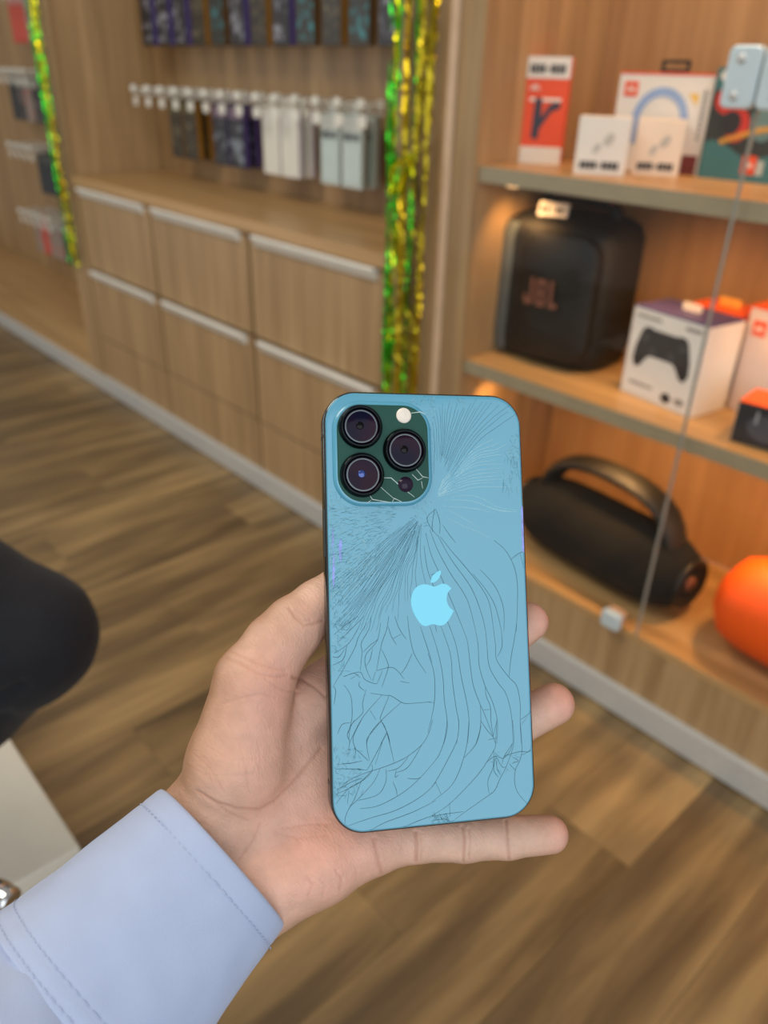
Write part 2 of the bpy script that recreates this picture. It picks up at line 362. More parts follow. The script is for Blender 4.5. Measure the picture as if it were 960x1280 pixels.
# 1 orange carton with a white price band
a, rz, W, h = spot((648, 203), (702, 206), ZS[0], (657, 70))
W = 0.086; t = carton('gadget_box', 'tall orange-red box with white price band on top, leftmost on the upper shelf', 'box', a, rz, W, 0.055, h, red_card)
flat(t, 'price_band', rect(0, h-0.038, W, h), white_card); price(t, W*0.06, h-0.030, W*0.84, 0.017)
flat(t, 'base_band', rect(0, 0, W, 0.032), white_card)
text_part('logo_text', JB, 0.012, white_ink, t, (W*0.22, -0.0012, h-0.054), (math.pi/2, 0, 0), bold=0.0004)
flat(t, 'caption', rect(W*0.12, h-0.079, W*0.86, h-0.073), white_ink)
b_ = MB().prism([(0.020, 0.048), (0.034, 0.046), (0.036, 0.066), (0.057, 0.098), (0.073, 0.104), (0.074, 0.112), (0.066, 0.116), (0.052, 0.110), (0.037, 0.086), (0.036, 0.122), (0.022, 0.122)], -0.0012, -0.0005); b_.build('product_print', navy_ink, t)
# 2, 3 earbud cartons
for bl, br, tp, lab, m, W in (((716, 217), (779, 218), (717, 144), 'small white earbud box beside the orange-red box, price on its foot', white_card, 0.094),
                           ((788, 218), (842, 218), (795, 148), 'small pale peach earbud box in front of the blue headband box', pale_card, 0.086)):
    a, rz, W_, h = spot(bl, br, ZS[0], tp); rz = 0.52
    t = carton('earbud_box', lab, 'box', a, rz, W, 0.045, h, m, 'earbud boxes on the upper shelf')
    flat(t, 'earbud_print', ell(W*0.62, h*0.62, 0.008, 0.012, rot=-0.6), ink_pale); flat(t, 'earbud_print', ell(W*0.40, h*0.46, 0.006, 0.010, rot=-0.6), ink_pale)
    price(t, W*0.10, h*0.10, W*0.78, h*0.14)
# 4 headphone carton
a, rz, W, h = spot((745, 199), (867, 213), ZS[0], (772, 89)); rz = 0.16
a = fr(760, 200, 1.215*H); a.z = ZS[0]
h = fr(772, 89, a.y).z-ZS[0]
W = 0.185; t = carton('headphone_box', 'white box with pale blue headband print and black hang tab, behind the earbud boxes', 'box', a, rz, W, 0.06, h, white_card)
flat(t, 'top_edge', rect(0, h-0.004, W, h), red_card)
fl = flat(t, 'logo_patch', rect(0.012, h-0.042, 0.040, h-0.016), red_card)
text_part('logo_text', JB, 0.012, white_ink, t, (0.026, -0.0012, h-0.029), (math.pi/2, 0, 0), bold=0.0003)
arc = []
for r_, sgn in ((0.056, 1), (0.041, -1)):
    q = [(W*0.50+r_*math.cos(x), h-0.083+r_*1.05*math.sin(x)) for x in np.linspace(0, math.pi, 20)]
    if sgn < 0: q = q[::-1]
    q = [(q[0][0], h-0.125)]+q+[(q[-1][0], h-0.125)] if sgn > 0 else [(q[0][0], h-0.125)]+q+[(q[-1][0], h-0.125)]
    arc += q
flat(t, 'headband_print', arc, blue_print, th=0.0007)
flat(t, 'cup_print', ell(W*0.50+0.047, h-0.120, 0.010, 0.006), mat('deep_blue_print', rgb(44, 74, 150), 0.45), y=-0.0012)
flat(t, 'orange_print', [(0.020, h-0.125), (0.034, h-0.125), (0.042, h-0.075), (0.032, h-0.080)], mat('orange_print', rgb(240, 140, 60), 0.45))
flat(t, 'yellow_corner', [(W-0.044, h-0.034), (W-0.024, h-0.034), (W-0.026, h-0.054)], mat('yellow_print', rgb(240, 200, 96), 0.45))
m = MB()
for k in range(9): m.prism(rect(W-0.016, h-0.035-k*0.0095, W-0.009, h-0.028-k*0.0095), -0.0010, -0.0004)
m.build('side_caption', ink_soft, t)
flat(t, 'foot_print', rect(W-0.035, 0.0, W-0.005, 0.035), mat('maroon_print', rgb(120, 44, 40), 0.45))
m = MB().prism(rrect(0.055, 0.006, 0.002, 2, W*0.52, h+0.018), 0.025, 0.030); m.prism(rrect(0.006, 0.020, 0.002, 2, W*0.52-0.0245, h+0.009), 0.025, 0.030); m.prism(rrect(0.006, 0.020, 0.002, 2, W*0.52+0.0245, h+0.009), 0.025, 0.030); m.prism(rect(W*0.52-0.025, h-0.001, W*0.52+0.025, h+0.006), 0.025, 0.030)
m.build('hang_tab', black_plastic, t)
# 5 teal headset carton
a, rz, W, h = spot((871, 221), (960, 233), ZS[0], (896, 84)); rz = 0.06
W = 0.20; t = carton('headset_box', 'dark red and teal box with gold chain print behind the glass lock', 'box', a, rz, W, 0.085, h, slate_card)
flat(t, 'teal_band', [(0, 0), (W, 0), (W, h*0.34), (W*0.42, h*0.20), (W*0.25, h*0.30), (W*0.1, h*0.36), (0, h*0.34)], teal_card)
flat(t, 'teal_corner', rect(0, h*0.80, W*0.22, h), teal_card)
flat(t, 'badge', ell(W*0.09, h*0.93, 0.010, 0.009), white_ink, y=-0.0010)
flat(t, 'red_patch', ell(W*0.16, h*0.72, 0.026, 0.024), red_print); flat(t, 'red_patch', ell(W*0.28, h*0.50, 0.022, 0.028), red_print, y=-0.0006)
flat(t, 'red_patch', ell(W*0.80, h*0.50, 0.030, 0.03), red_print); flat(t, 'dark_patch', ell(W*0.22, h*0.52, 0.018, 0.02), ink, y=-0.0012)
flat(t, 'teal_patch', ell(W*0.52, h*0.56, 0.025, 0.035), mat('grey_teal_print', rgb(108, 140, 138), 0.45))
m = MB()
for k in range(30):
    u = k/29; cx = W*(0.16+0.74*u); cz = h*(0.345+0.16*math.sin(u*math.pi*0.62))
    m.prism(ell(cx, cz, 0.0022, 0.0058, 8, rot=0.5-u*0.9), -0.0022, -0.0008)
m.build('chain_print', gold_print, t)
fl = flat(t, 'logo_patch', rect(W*0.40, h*0.07, W*0.53, h*0.24), red_card, y=-0.0010)
text_part('logo_text', JB, 0.011, white_ink, t, (W*0.465, -0.0020, h*0.155), (math.pi/2, 0, 0), bold=0.0003)
flat(t, 'badge', rect(W*0.54, h*0.07, W*0.60, h*0.20), mat('pale_print', rgb(190, 196, 190), 0.5), y=-0.0010)
# 6 black party speaker
sp_black = mat('speaker_black', rgb(16, 17, 18), 0.62, var=0.15, bump=0.1, bscale=400); sp_grille = mat('speaker_grille', rgb(12, 13, 14), 0.55, var=0.2, bump=0.4, bscale=900)
copper = mat('dull_copper_lettering', rgb(120, 76, 60), 0.5)
t = thing('party_speaker', 'large black upright speaker with price tag on top, on the middle shelf', 'speaker', (X(-0.825), YI+0.115, ZS[1]), 0.10)
Hs = 0.312
def srect(w, d, r, z, cy=0.0): return [(x, y+cy, z) for x, y in rrect(w, d, r, 6)]
MB().loft([srect(0.235, 0.16, 0.05, 0.0, 0.09), srect(0.275, 0.20, 0.06, 0.012, 0.09), srect(0.29, 0.215, 0.065, 0.05, 0.09), srect(0.285, 0.215, 0.065, 0.27, 0.09), srect(0.262, 0.20, 0.06, 0.295, 0.09), srect(0.22, 0.16, 0.05, Hs-0.004, 0.09), srect(0.18, 0.13, 0.045, Hs, 0.09)]).build('body', sp_black, t)
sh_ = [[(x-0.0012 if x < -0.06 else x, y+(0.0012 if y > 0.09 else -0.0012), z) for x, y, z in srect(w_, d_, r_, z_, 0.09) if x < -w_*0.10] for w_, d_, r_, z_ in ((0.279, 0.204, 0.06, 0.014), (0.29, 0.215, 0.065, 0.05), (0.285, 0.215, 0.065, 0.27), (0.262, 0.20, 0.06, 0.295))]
MB().loft(sh_, False, True, False).build('grey_side_layer', mat('slate_side_layer', rgb(92, 102, 106), 0.5, var=0.1), t)  # lighter grey layer over the left part of the body
def cbow(x, z): return -0.022-0.012*(1-((x-0.034)/0.11)**2)
gp_ = rrect(0.185, 0.265, 0.045, 8, 0.034, 0.155)
ring1 = [(x, 0.01, z) for x, z in gp_]; ring2 = [(x, cbow(x, z)+0.004, z) for x, z in gp_]; ring3 = [(0.034+(x-0.034)*0.94, cbow(x, z)-0.002, 0.155+(z-0.155)*0.95) for x, z in gp_]; ring4 = [(0.034+(x-0.034)*0.5, cbow(0.034+(x-0.034)*0.5, z)-0.002, 0.155+(z-0.155)*0.5) for x, z in gp_]
MB().loft([ring1, ring2, ring3, ring4]).build('grille', sp_grille, t)
text_part('logo_text', JB, 0.050, copper, t, (0.014, -0.041, 0.165), (math.pi/2, 0, 0.0), depth=0.001).scale = (1, 1, 1.45)
hp = [(-0.095, 0.10, Hs-0.03), (-0.09, 0.10, Hs+0.012), (-0.07, 0.10, Hs+0.026), (0.07, 0.10, Hs+0.026), (0.09, 0.10, Hs+0.012), (0.095, 0.10, Hs-0.03)]
hd = MB().tube(hp, 0.013, 10).build('handle', sp_black, t)
MB().tube([(-0.06, 0.094, Hs+0.035), (0.085, 0.094, Hs+0.03)], 0.006, 8).build('handle_strip', mat('dark_red_strip', rgb(120, 34, 22), 0.45), hd)
tg = MB().box((-0.050, 0.000, -0.001), (0.018, 0.002, 0.030)).build('price_tag', white_card, t, loc=(0.0, 0.018, Hs-0.004), rot=(-0.25, 0, 0.1))
m = MB()
for k in (0, 1, 3, 4): m.prism(rrect(0.008, 0.012, 0.003, 3, -0.040+k*0.011, 0.015), -0.0008, -0.0002)
m.build('price_print', ink, tg)
# 7 controller carton
a, rz, W, h = spot((775, 487), (862, 523), ZS[1], (790, 380))
D7 = 0.105; t = carton('controller_box', 'white game controller box with indigo top on the middle shelf', 'box', a, rz, W, D7, h, white_card)
MB().box((-0.0004, -0.0004, h-0.001), (W+0.0004, D7+0.0004, h+0.0012)).build('lid', indigo_card, t)
hk = MB().prism(rrect(0.045, 0.016, 0.007, 4, W*0.50, h+0.008), D7*0.55, D7*0.55+0.002).build('hang_tab', pale_card, t)
def sym(p, cx): return p+[(2*cx-x, z) for x, z in p[::-1]]
cx = W*0.48
half = [(cx-0.0, h*0.80), (cx-0.028, h*0.80), (cx-0.034, h*0.815), (cx-0.048, h*0.81), (cx-0.056, h*0.76), (cx-0.066, h*0.56), (cx-0.068, h*0.42), (cx-0.060, h*0.345), (cx-0.050, h*0.36), (cx-0.036, h*0.47), (cx-0.028, h*0.505), (cx-0.0, h*0.505)]
pr_ = MB().prism(sym(half, cx), -0.0010, -0.0003).build('controller_print', ink, t)
m = MB()
for sx in (-0.022, 0.022): m.prism(ell(cx+sx, h*0.57, 0.009, 0.009), -0.0016, -0.0009)
for sx in (-0.045, 0.045): m.prism(ell(cx+sx, h*0.69, 0.009, 0.009), -0.0016, -0.0009)
m.build('stick_print', mat('charcoal_print', rgb(66, 66, 70), 0.4), pr_)
flat(t, 'caption', rect(W*0.06, h*0.90, W*0.40, h*0.93), ink_soft); flat(t, 'caption', rect(W*0.72, h*0.90, W*0.92, h*0.94), ink_soft); flat(t, 'caption', rect(W*0.10, h*0.14, W*0.44, h*0.17), ink_soft)
flat(t, 'mark_print', ell(W*0.64, h*0.11, 0.012, 0.010), ink); flat(t, 'mark_print', ell(W*0.82, h*0.12, 0.012, 0.007), ink_soft)
# 8 orange lidded carton behind it
a = hz(868, 470, ZS[1]); a.y = 1.235*H; a.x = X(-0.60)
t = carton('lidded_box', 'white box with bright orange lid behind the game controller box', 'box', a, -0.12, 0.115, 0.075, 0.175, white_card)
MB().box((-0.0006, -0.0006, 0.160), (0.1156, 0.0756, 0.176)).build('lid', orange_card, t)
MB().prism(rrect(0.05, 0.018, 0.007, 4, 0.06, 0.183), 0.03, 0.034).build('hang_tab', gold_print, t)
# 9 pale tall carton with a red patch
a = hz(903, 505, ZS[1]); a.x = X(-0.492); a.y = 1.20*H
t = carton('tall_box', 'tall pale box with orange top edge and red logo, right of the controller box', 'box', a, -0.16, 0.16, 0.09, 0.205, mat('blush_card', rgb(232, 214, 208), 0.45, var=0.02))
MB().box((-0.0005, -0.0005, 0.201), (0.1605, 0.0905, 0.2065)).build('lid', orange_card, t)
flat(t, 'logo_patch', rect(0.012, 0.152, 0.040, 0.180), red_card)
text_part('logo_text', JB, 0.012, white_ink, t, (0.026, -0.0014, 0.166), (math.pi/2, 0, 0), bold=0.0003)
# 10 small dark carton with orange top
a, rz, W, h = spot((912, 550), (974, 550), ZS[1], (914, 497)); rz = 0.10; W = 0.10; h = 0.076
t = carton('speaker_box', 'small dark box with an orange top beside the shelf edge', 'box', a, rz, W, 0.085, h, mat('charcoal_carton', rgb(46, 47, 52), 0.4, var=0.2))
MB().box((-0.0005, -0.0005, h-0.0005), (W+0.0005, 0.0855, h+0.0012)).build('lid', orange_card, t)
MB().box((-0.0008, 0.0, 0.0), (0.0, 0.085, h-0.001)).build('side_print', mat('cream_side', rgb(206, 192, 172), 0.5), t)
MB().prism([(0.026+0.022*math.cos(q)+0.014, 0.036+0.022*math.sin(q)) for q in np.linspace(0, 2*math.pi, 18)[:-1]], -0.0014, -0.0008, 'yz').build('speaker_print', ink, t)
flat(t, 'speaker_print', ell(W*0.55, h*0.48, 0.034, 0.024), mat('slate_print', rgb(78, 80, 88), 0.4)); flat(t, 'silver_mark', rect(W*0.34, h*0.55, W*0.38, h*0.85), mat('silver_print', rgb(170, 172, 176), 0.4), y=-0.0010)
MB().prism(rrect(0.036, 0.030, 0.012, 4, W*0.62, 0.045), h+0.0012, h+0.0022, 'xy').build('seal', gold_print, t)
# 11 boombox
bb_fab = mat('boombox_fabric', rgb(7, 8, 9), 0.95, var=0.25, scale=300, bump=0.5, bscale=1200)
L = 0.46
t = thing('boombox', 'long black boombox speaker with carry handle, lying on the bottom deck', 'speaker', (X(-0.635), YI+0.135, ZDK), -0.10)
rings = []
for u in np.linspace(-1, 1, 21):
    k = (1-abs(u)**5*0.42); 
    rings.append([(u*L/2, 0.096*k*math.cos(q), 0.092+0.090*k*math.sin(q)) for q in [2*math.pi*i/28 for i in range(28)]])
MB().loft(rings).build('body', bb_fab, t)
for s in (-1, 1):
    cap = MB().lathe([(0.056, s*(L/2-0.004)), (0.060, s*(L/2+0.004)), (0.052, s*(L/2+0.009)), (0.046, s*(L/2+0.001)), (0.020, s*(L/2-0.003)), (0.0, s*(L/2+0.001))], 28, (0, 0, 0.092), 'x').build('end_cap', black_plastic, t)
    MB().lathe([(0.0, s*(L/2+0.006)), (0.016, s*(L/2+0.005)), (0.018, s*(L/2-0.001))], 20, (0, 0, 0.092), 'x').build('badge', copper, cap)
hr = []
hpts = [(-0.185, 0.135), (-0.172, 0.195), (-0.13, 0.240), (-0.05, 0.258), (0.05, 0.258), (0.13, 0.240), (0.172, 0.195), (0.185, 0.135)]
for i, (x, z) in enumerate(hpts):
    p0, p1 = hpts[max(i-1, 0)], hpts[min(i+1, 7)]; tx, tz = p1[0]-p0[0], p1[1]-p0[1]; l_ = math.hypot(tx, tz); nx_, nz_ = -tz/l_, tx/l_
    hr.append([(x+nx_*0.017*math.cos(q), 0.038*math.sin(q), z+nz_*0.017*math.cos(q)) for q in [2*math.pi*k/14 for k in range(14)]])
MB().loft(hr).build('handle', mat('handle_rubber', rgb(30, 29, 28), 0.6), t, sub=1)
# 12 orange speaker
or_fab = mat('bright_orange_shell', rgb(255, 92, 4), 0.55, var=0.05, scale=60, bump=0.2, bscale=700)
t = thing('orange_speaker', 'bright orange rounded portable speaker on the bottom deck behind the glass', 'speaker', (fr(893, 750, YI+0.10).x+0.215, YI+0.125, ZDK), 0.05)
rings = []
for u in np.linspace(-1, 1, 17):
    k = (max(0.0, 1-abs(u)**3.2))**0.42*0.62+0.38 if abs(u) < 1 else 0.38
    rings.append([(u*0.21, 0.105*k*math.cos(q), 0.112+0.110*k*math.sin(q)*(0.92 if math.sin(q) < 0 else 1)) for q in [2*math.pi*i/24 for i in range(24)]])
MB().loft(rings).build('shell', or_fab, t)
MB().tube([(-0.13, 0, 0.205), (-0.10, 0, 0.236), (0.10, 0, 0.236), (0.13, 0, 0.205)], 0.011, 10).build('handle', or_fab, t)
MB().lathe([(0.0, -0.199), (0.030, -0.203), (0.034, -0.196)], 20, (-0.01, 0, 0.112), 'x').build('end_cap', mat('deep_orange', rgb(200, 60, 6), 0.5), t)
# ================================================================== hooks, hanging packs and tinsel
hook_w = mat('white_hook_plastic', rgb(228, 226, 216), 0.4, var=0.03)
def make_hook(length=0.15):
    t = thing('display_hook', 'white display hook', 'hook')
    MB().prism(rrect(0.030, 0.045, 0.010, 4), -0.004, 0.0).build('back_plate', hook_w, t, bevel=0.001)
    MB().tube([(0, -0.003, 0.0), (0, -length*0.92, -0.002), (0, -length, 0.012)], 0.005, 8).build('rod', hook_w, t)
    tg = MB().prism(rrect(0.036, 0.032, 0.010, 4, 0, -0.026), -length-0.004, -length-0.001).build('price_holder', hook_w, t, bevel=0.001)
    MB().tube([(0, -0.003, 0.018), (0, -length*0.55, 0.018), (0, -length, 0.012)], 0.0028, 6).build('upper_rod', hook_w, t)
    MB().lathe([(0.0, -length+0.006), (0.013, -length+0.002), (0.0165, -length-0.006), (0.011, -length-0.014), (0.0, -length-0.016)], 12, (0, 0, 0.013), 'y').build('end_ball', hook_w, t)
    return t
hook0 = make_hook()
first_hook = [True]
def hook(x, y, z, lab, group):
    o = hook0 if first_hook[0] else copy_tree(hook0); first_hook[0] = False
    o.location = (x, y, z); o['label'] = lab; o['group'] = group; return o
# packs
def blot(name, base, ink_c, scale=38, lo=0.52, hi=0.60):      # printed artwork too soft to read: irregular pale figures on a dark card
    m = bpy.data.materials.new(name); m.use_nodes = True; nt = m.node_tree; p = nt.nodes['Principled BSDF']; p.inputs['Roughness'].default_value = 0.4
    tc = node(nt, 'ShaderNodeTexCoord'); n = node(nt, 'ShaderNodeTexNoise'); n.inputs['Scale'].default_value = scale; n.inputs['Detail'].default_value = 2
    oi = node(nt, 'ShaderNodeObjectInfo'); ad = node(nt, 'ShaderNodeVectorMath', operation='ADD'); nt.links.new(tc.outputs['Object'], ad.inputs[0]); nt.links.new(oi.outputs['Location'], ad.inputs[1])
    nt.links.new(ad.outputs[0], n.inputs['Vector']); cr = node(nt, 'ShaderNodeValToRGB'); e = cr.color_ramp.elements
    e[0].position, e[1].position = lo, hi; e[0].color = base; e[1].color = ink_c
    nt.links.new(n.outputs['Fac'], cr.inputs['Fac']); nt.links.new(cr.outputs['Color'], p.inputs['Base Color']); return m
P_ = {
 'black_white': (mat('pack_black', rgb(30, 28, 32), 0.4), blot('print_black_white', rgb(34, 33, 38), rgb(150, 152, 164), 38, 0.5, 0.68), mat('side_purple', rgb(84, 70, 132), 0.4), mat('head_lilac', rgb(128, 108, 128), 0.5)),
 'olive': (mat('pack_olive', rgb(48, 42, 28), 0.4), blot('print_olive', rgb(44, 39, 28), rgb(108, 98, 74), 45, 0.5, 0.66), mat('side_ochre', rgb(150, 104, 34), 0.4), mat('head_olive', rgb(104, 96, 62), 0.5)),
 'olive_teal': (MATS.get('pack_olive'), blot('print_teal', rgb(42, 40, 34), rgb(52, 138, 146), 42, 0.5, 0.66), mat('side_dark_ochre', rgb(96, 66, 30), 0.4), mat('head_grey', rgb(110, 100, 96), 0.5)),
 'navy': (mat('pack_navy', rgb(30, 30, 42), 0.4), blot('print_navy', rgb(34, 36, 46), rgb(136, 146, 158), 40, 0.5, 0.68), mat('side_violet', rgb(74, 60, 116), 0.4), MATS.get('head_lilac')),
 'white': (mat('pack_white', rgb(226, 223, 212), 0.35), mat('print_white', rgb(222, 220, 206), 0.3, var=0.03), mat('side_white', rgb(206, 200, 206), 0.4), mat('head_white', rgb(230, 228, 220), 0.4)),
 'clear': (mat('pack_clear', rgb(172, 184, 176), 0.2), mat('print_clear', rgb(176, 194, 188), 0.2, var=0.06, scale=20), mat('side_clear', rgb(150, 160, 154), 0.25), mat('head_clear', rgb(196, 200, 192), 0.3)),
 'grey': (mat('pack_grey', rgb(70, 68, 66), 0.4), blot('print_grey', rgb(60, 60, 62), rgb(120, 104, 104), 40, 0.5, 0.66), mat('side_grey', rgb(58, 58, 60), 0.4), mat('head_pale', rgb(170, 170, 160), 0.4)),
 'red': (mat('pack_red', rgb(196, 70, 58), 0.4), mat('print_red', rgb(206, 84, 70), 0.4, var=0.08), mat('side_lilac', rgb(150, 140, 160), 0.4), mat('head_rose', rgb(200, 140, 130), 0.4)),
 'slate': (mat('pack_slate', rgb(46, 56, 62), 0.4), mat('print_slate', rgb(44, 54, 62), 0.4, var=0.15), mat('side_slate', rgb(38, 44, 50), 0.4), mat('head_slate', rgb(80, 84, 84), 0.4)),
 'rose': (mat('pack_rose', rgb(150, 138, 130), 0.4), blot('print_rose', rgb(150, 140, 130), rgb(186, 110, 100), 40, 0.5, 0.66), MATS.get('side_lilac'), MATS.get('head_pale')),
}
PW, PH, PD = 0.086, 0.19, 0.024
PROTO = {}
def pack(kind, x, y, z, lab, group, rz=0.0):
    if kind not in PROTO:
        b, pr, sd, hd = P_[kind]
        t = thing('phone_case_pack', 'phone case pack', 'phone case')
        MB().box((-PW/2, 0.002, -PH), (PW/2, PD, 0)).build('carton', b, t, bevel=0.0015)
        MB().prism(rrect(PW*0.86, PH*0.66, 0.008, 4, 0, -PH*0.60), 0.0008, 0.0022).build('window_print', pr, t)
        MB().box((-PW*0.47, 0.0008, -PH*0.22), (PW*0.47, 0.0022, -PH*0.03)).build('header', hd, t)
        MB().box((PW/2-0.0004, 0.003, -PH+0.003), (PW/2+0.0008, PD-0.001, -0.003)).build('spine', sd, t)
        MB().prism(rrect(0.034, 0.030, 0.012, 4, 0, 0.011), 0.009, 0.011).build('hang_tab', hd, t)
        PROTO[kind] = t; o = t
    else: o = copy_tree(PROTO[kind])
    o.location = (x, y, z); o.rotation_euler = (0, 0, rz); o['label'] = lab; o['group'] = group
    return o
ROD = 0.15
# lower row over the counter
def row(z, xs_, yb, group, labs):
    for i, x in enumerate(xs_): hook(x, yb-0.001, z, labs[i], group)
ordn = ['first', 'second', 'third', 'fourth', 'fifth', 'sixth', 'seventh', 'eighth', 'ninth', 'tenth', 'eleventh', 'twelfth', 'thirteenth', 'fourteenth', 'fifteenth']
zl = Z(-0.078)
hx = [X(-2.43+0.0790*i) for i in range(14)]
row(zl, hx, YB, 'hooks over the counter', [('%s white display hook from the left in the row over the counter' % ordn[i]) for i in range(14)])
yfr = YB-ROD*0.72                # packs hang toward the hook ends
lower = [(2, 'olive', 'dark olive phone case pack, first on the lower row'), (3, 'olive', 'dark olive phone case pack with ochre spine beside the navy one'),
         (5, 'navy', 'navy phone case pack with pale print, next to the olive pair'), (6, 'navy', 'navy phone case pack with violet spine beside the white packs'),
         (8, 'white', 'plain white phone case pack touching the violet spine'), (9, 'white', 'plain white phone case pack next to the clear one'),
         (11, 'clear', 'pale green clear phone case pack with dark lettering, right of the white ones'), (12, 'clear', 'clear phone case pack beside the tinsel curtain')]
for hi, kind, lab in lower:
    o = pack(kind, hx[hi], yfr, zl-0.014, lab, 'phone case packs on the lower row', 0.02)
    if kind == 'clear' and hi == 11:
        m = MB()
        for k in range(6): m.prism(rrect(0.0075, 0.020 if k != 3 else 0.012, 0.003, 3, -0.030+k*0.0115, -PH*0.30), 0.0001, 0.0006)
        m.build('caption', ink, o)
    # one more pack behind on the same hook
    pack(kind, hx[hi]+0.004, yfr+0.042, zl-0.014, 'second pack behind the '+lab.replace('phone case pack', 'pack'), 'phone case packs on the lower row', 0.0)
# upper row, hooks just above the frame
zu = Z(0.205)
ux = [X(-2.385+0.0925*i) for i in range(12)]
row(zu, ux, YB, 'hooks of the top row', [('%s white hook from the left in the top row' % ordn[i]) for i in range(12)])
upper = ['black_white', 'black_white', 'black_white', 'olive', 'olive_teal', 'black_white', 'olive', 'black_white', 'olive_teal', 'olive', 'olive_teal', 'black_white']
for i, kind in enumerate(upper):
    col = {'black_white': 'black phone case pack with white print', 'olive': 'dark olive phone case pack', 'olive_teal': 'dark phone case pack with teal print'}[kind]
    pack(kind, ux[i], yfr, zu-0.014, '%s, %s from the left in the upper row' % (col, ordn[i]), 'phone case packs on the upper row', -0.02)
# left bay: rows half hidden by the tinsel
ybl = 1.27*H
for nm, kinds, top, hooks in (('top', ['slate', 'grey', 'rose', 'red', 'red'], (52, -12), False), ('second', ['slate', 'grey', 'rose', 'grey', 'slate'], (50, 98), True),
                              ('third', ['slate', 'slate', 'grey', 'grey'], (58, 193), True), ('bottom', ['grey', 'rose', 'rose', 'red', 'rose'], (80, 281), True)):
    c = fr(top[0], top[1], ybl)
    for i, k in enumerate(kinds):
        x = c.x-0.092*i; zz = c.z
        hook(x, YB-0.001, zz+0.014, '%s white hook from the gold tinsel in the %s row of the left bay' % (ordn[i], nm), 'hooks in the left bay')
        if nm == 'third' and i > 1: continue
        cn = {'red': 'red', 'rose': 'greyish rose', 'slate': 'dark slate', 'grey': 'dark grey'}[k]
        pack(k, x, ybl, zz, '%s phone case pack, %s from the gold tinsel, %s row of the left bay' % (cn, ordn[i], nm), 'phone case packs in the left bay', 0.12)
# tinsel
def foil(name, c, rough=0.13):
    m = bpy.data.materials.new(name); m.use_nodes = True; nt = m.node_tree; p = nt.nodes['Principled BSDF']; p.inputs['Metallic'].default_value = 1.0
    tc = node(nt, 'ShaderNodeTexCoord'); n = node(nt, 'ShaderNodeTexNoise'); n.inputs['Scale'].default_value = 60
    nt.links.new(tc.outputs['Object'], n.inputs['Vector']); mr = node(nt, 'ShaderNodeMapRange'); mr.inputs['To Min'].default_value = rough*0.6; mr.inputs['To Max'].default_value = rough*1.5
    nt.links.new(n.outputs['Fac'], mr.inputs['Value']); nt.links.new(mr.outputs[0], p.inputs['Roughness']); p.inputs['Base Color'].default_value = c; MATS[name] = m; return m
foil_green = foil('green_foil', (0.05, 0.62, 0.03, 1)); foil_gold = foil('gold_foil', (0.95, 0.62, 0.02, 1)); foil_yellow = foil('yellow_foil', (0.90, 0.85, 0.02, 1)); foil_olive = foil('olive_foil', (0.45, 0.34, 0.02, 1), 0.3)
rt = random.Random(3)
def strand(parent, m, x0, y0, ztop, zbot, wd=0.006, amp=0.004, lean=0.0):
    v = []; f = []; z = ztop; k = 0; yaw = rt.uniform(-0.6, 0.6); tilt = 0.0; xx, yy = x0, y0; ph = rt.uniform(0, 6)
    while z > zbot:
        yaw += rt.uniform(-0.55, 0.55); yaw = max(-1.1, min(1.1, yaw))
        xx = x0+lean*(ztop-z)+amp*math.sin(ph+z*7)+rt.uniform(-0.0008, 0.0008); yy = y0+rt.uniform(-0.0022, 0.0022)
        dx, dy = math.cos(yaw)*wd/2, math.sin(yaw)*wd/2
        v += [(xx-dx, yy-dy, z), (xx+dx, yy+dy, z)]
        if k: f.append((2*k-2, 2*k-1, 2*k+1, 2*k))
        k += 1; z -= rt.uniform(0.006, 0.018)
    me = bpy.data.meshes.new('strand'); me.from_pydata(v, [], f); me.materials.append(m)
    o = bpy.data.objects.new('strand', me); C.objects.link(o); o.parent = parent; return o
t = thing('tinsel_curtain', 'thick green and gold foil tinsel curtain hanging on the pillar beside the drawers', 'tinsel', (X(-1.030), YF-0.035, 2.1))
seq = [(-0.078, 'g'), (-0.072, 'g'), (-0.066, 'g'), (-0.060, 'g'), (-0.054, 'y'), (-0.046, 'g'), (-0.040, 'y'), (-0.032, 'd'), (-0.022, 'o'), (-0.012, 'd'), (-0.002, 'g'), (0.006, 'g'), (0.013, 'd'), (0.022, 'o2'), (0.030, 'o2'), (0.038, 'd'), (0.044, 'o'), (0.050, 'o2')]
mm = {'g': foil_green, 'y': foil_yellow, 'o': foil_gold, 'd': foil_olive, 'o2': foil_olive}
for x, c in seq: strand(t, mm[c], x+rt.uniform(-0.002, 0.002), rt.uniform(-0.018, 0.012), 0, Z(-0.62)-2.1+rt.uniform(-0.15, 0.1), 0.0085 if c != 'd' else 0.012, 0.003, -0.012 if x > 0 else 0.0)
for k in range(7):               # the strands knot together half way down
    a = rt.uniform(0, 6.28); pts = []
    m_ = [foil_yellow, foil_green, foil_gold][k % 3]
    v = []; f = []
    for i in range(14):
        q = a+i*0.55; x = -0.01+0.036*math.cos(q)*(1-i*0.02); zc = Z(-0.155)-2.1+0.04*math.sin(q*1.3)+rt.uniform(-0.006, 0.006); y = -0.030+rt.uniform(-0.008, 0.008)
        w2 = 0.004; v += [(x-w2*math.sin(q), y, zc-w2*math.cos(q)), (x+w2*math.sin(q), y+0.003, zc+w2*math.cos(q))]
        if i: f.append((2*i-2, 2*i-1, 2*i+1, 2*i))
    me = bpy.data.meshes.new('knot_loop'); me.from_pydata(v, [], f); me.materials.append(m_); o = bpy.data.objects.new('knot_loop', me); C.objects.link(o); o.parent = t
t = thing('tinsel_garland', 'thin strip of gold and green foil tinsel hanging at the left bay edge', 'tinsel', (X(-2.575), YF-0.03, 2.1))
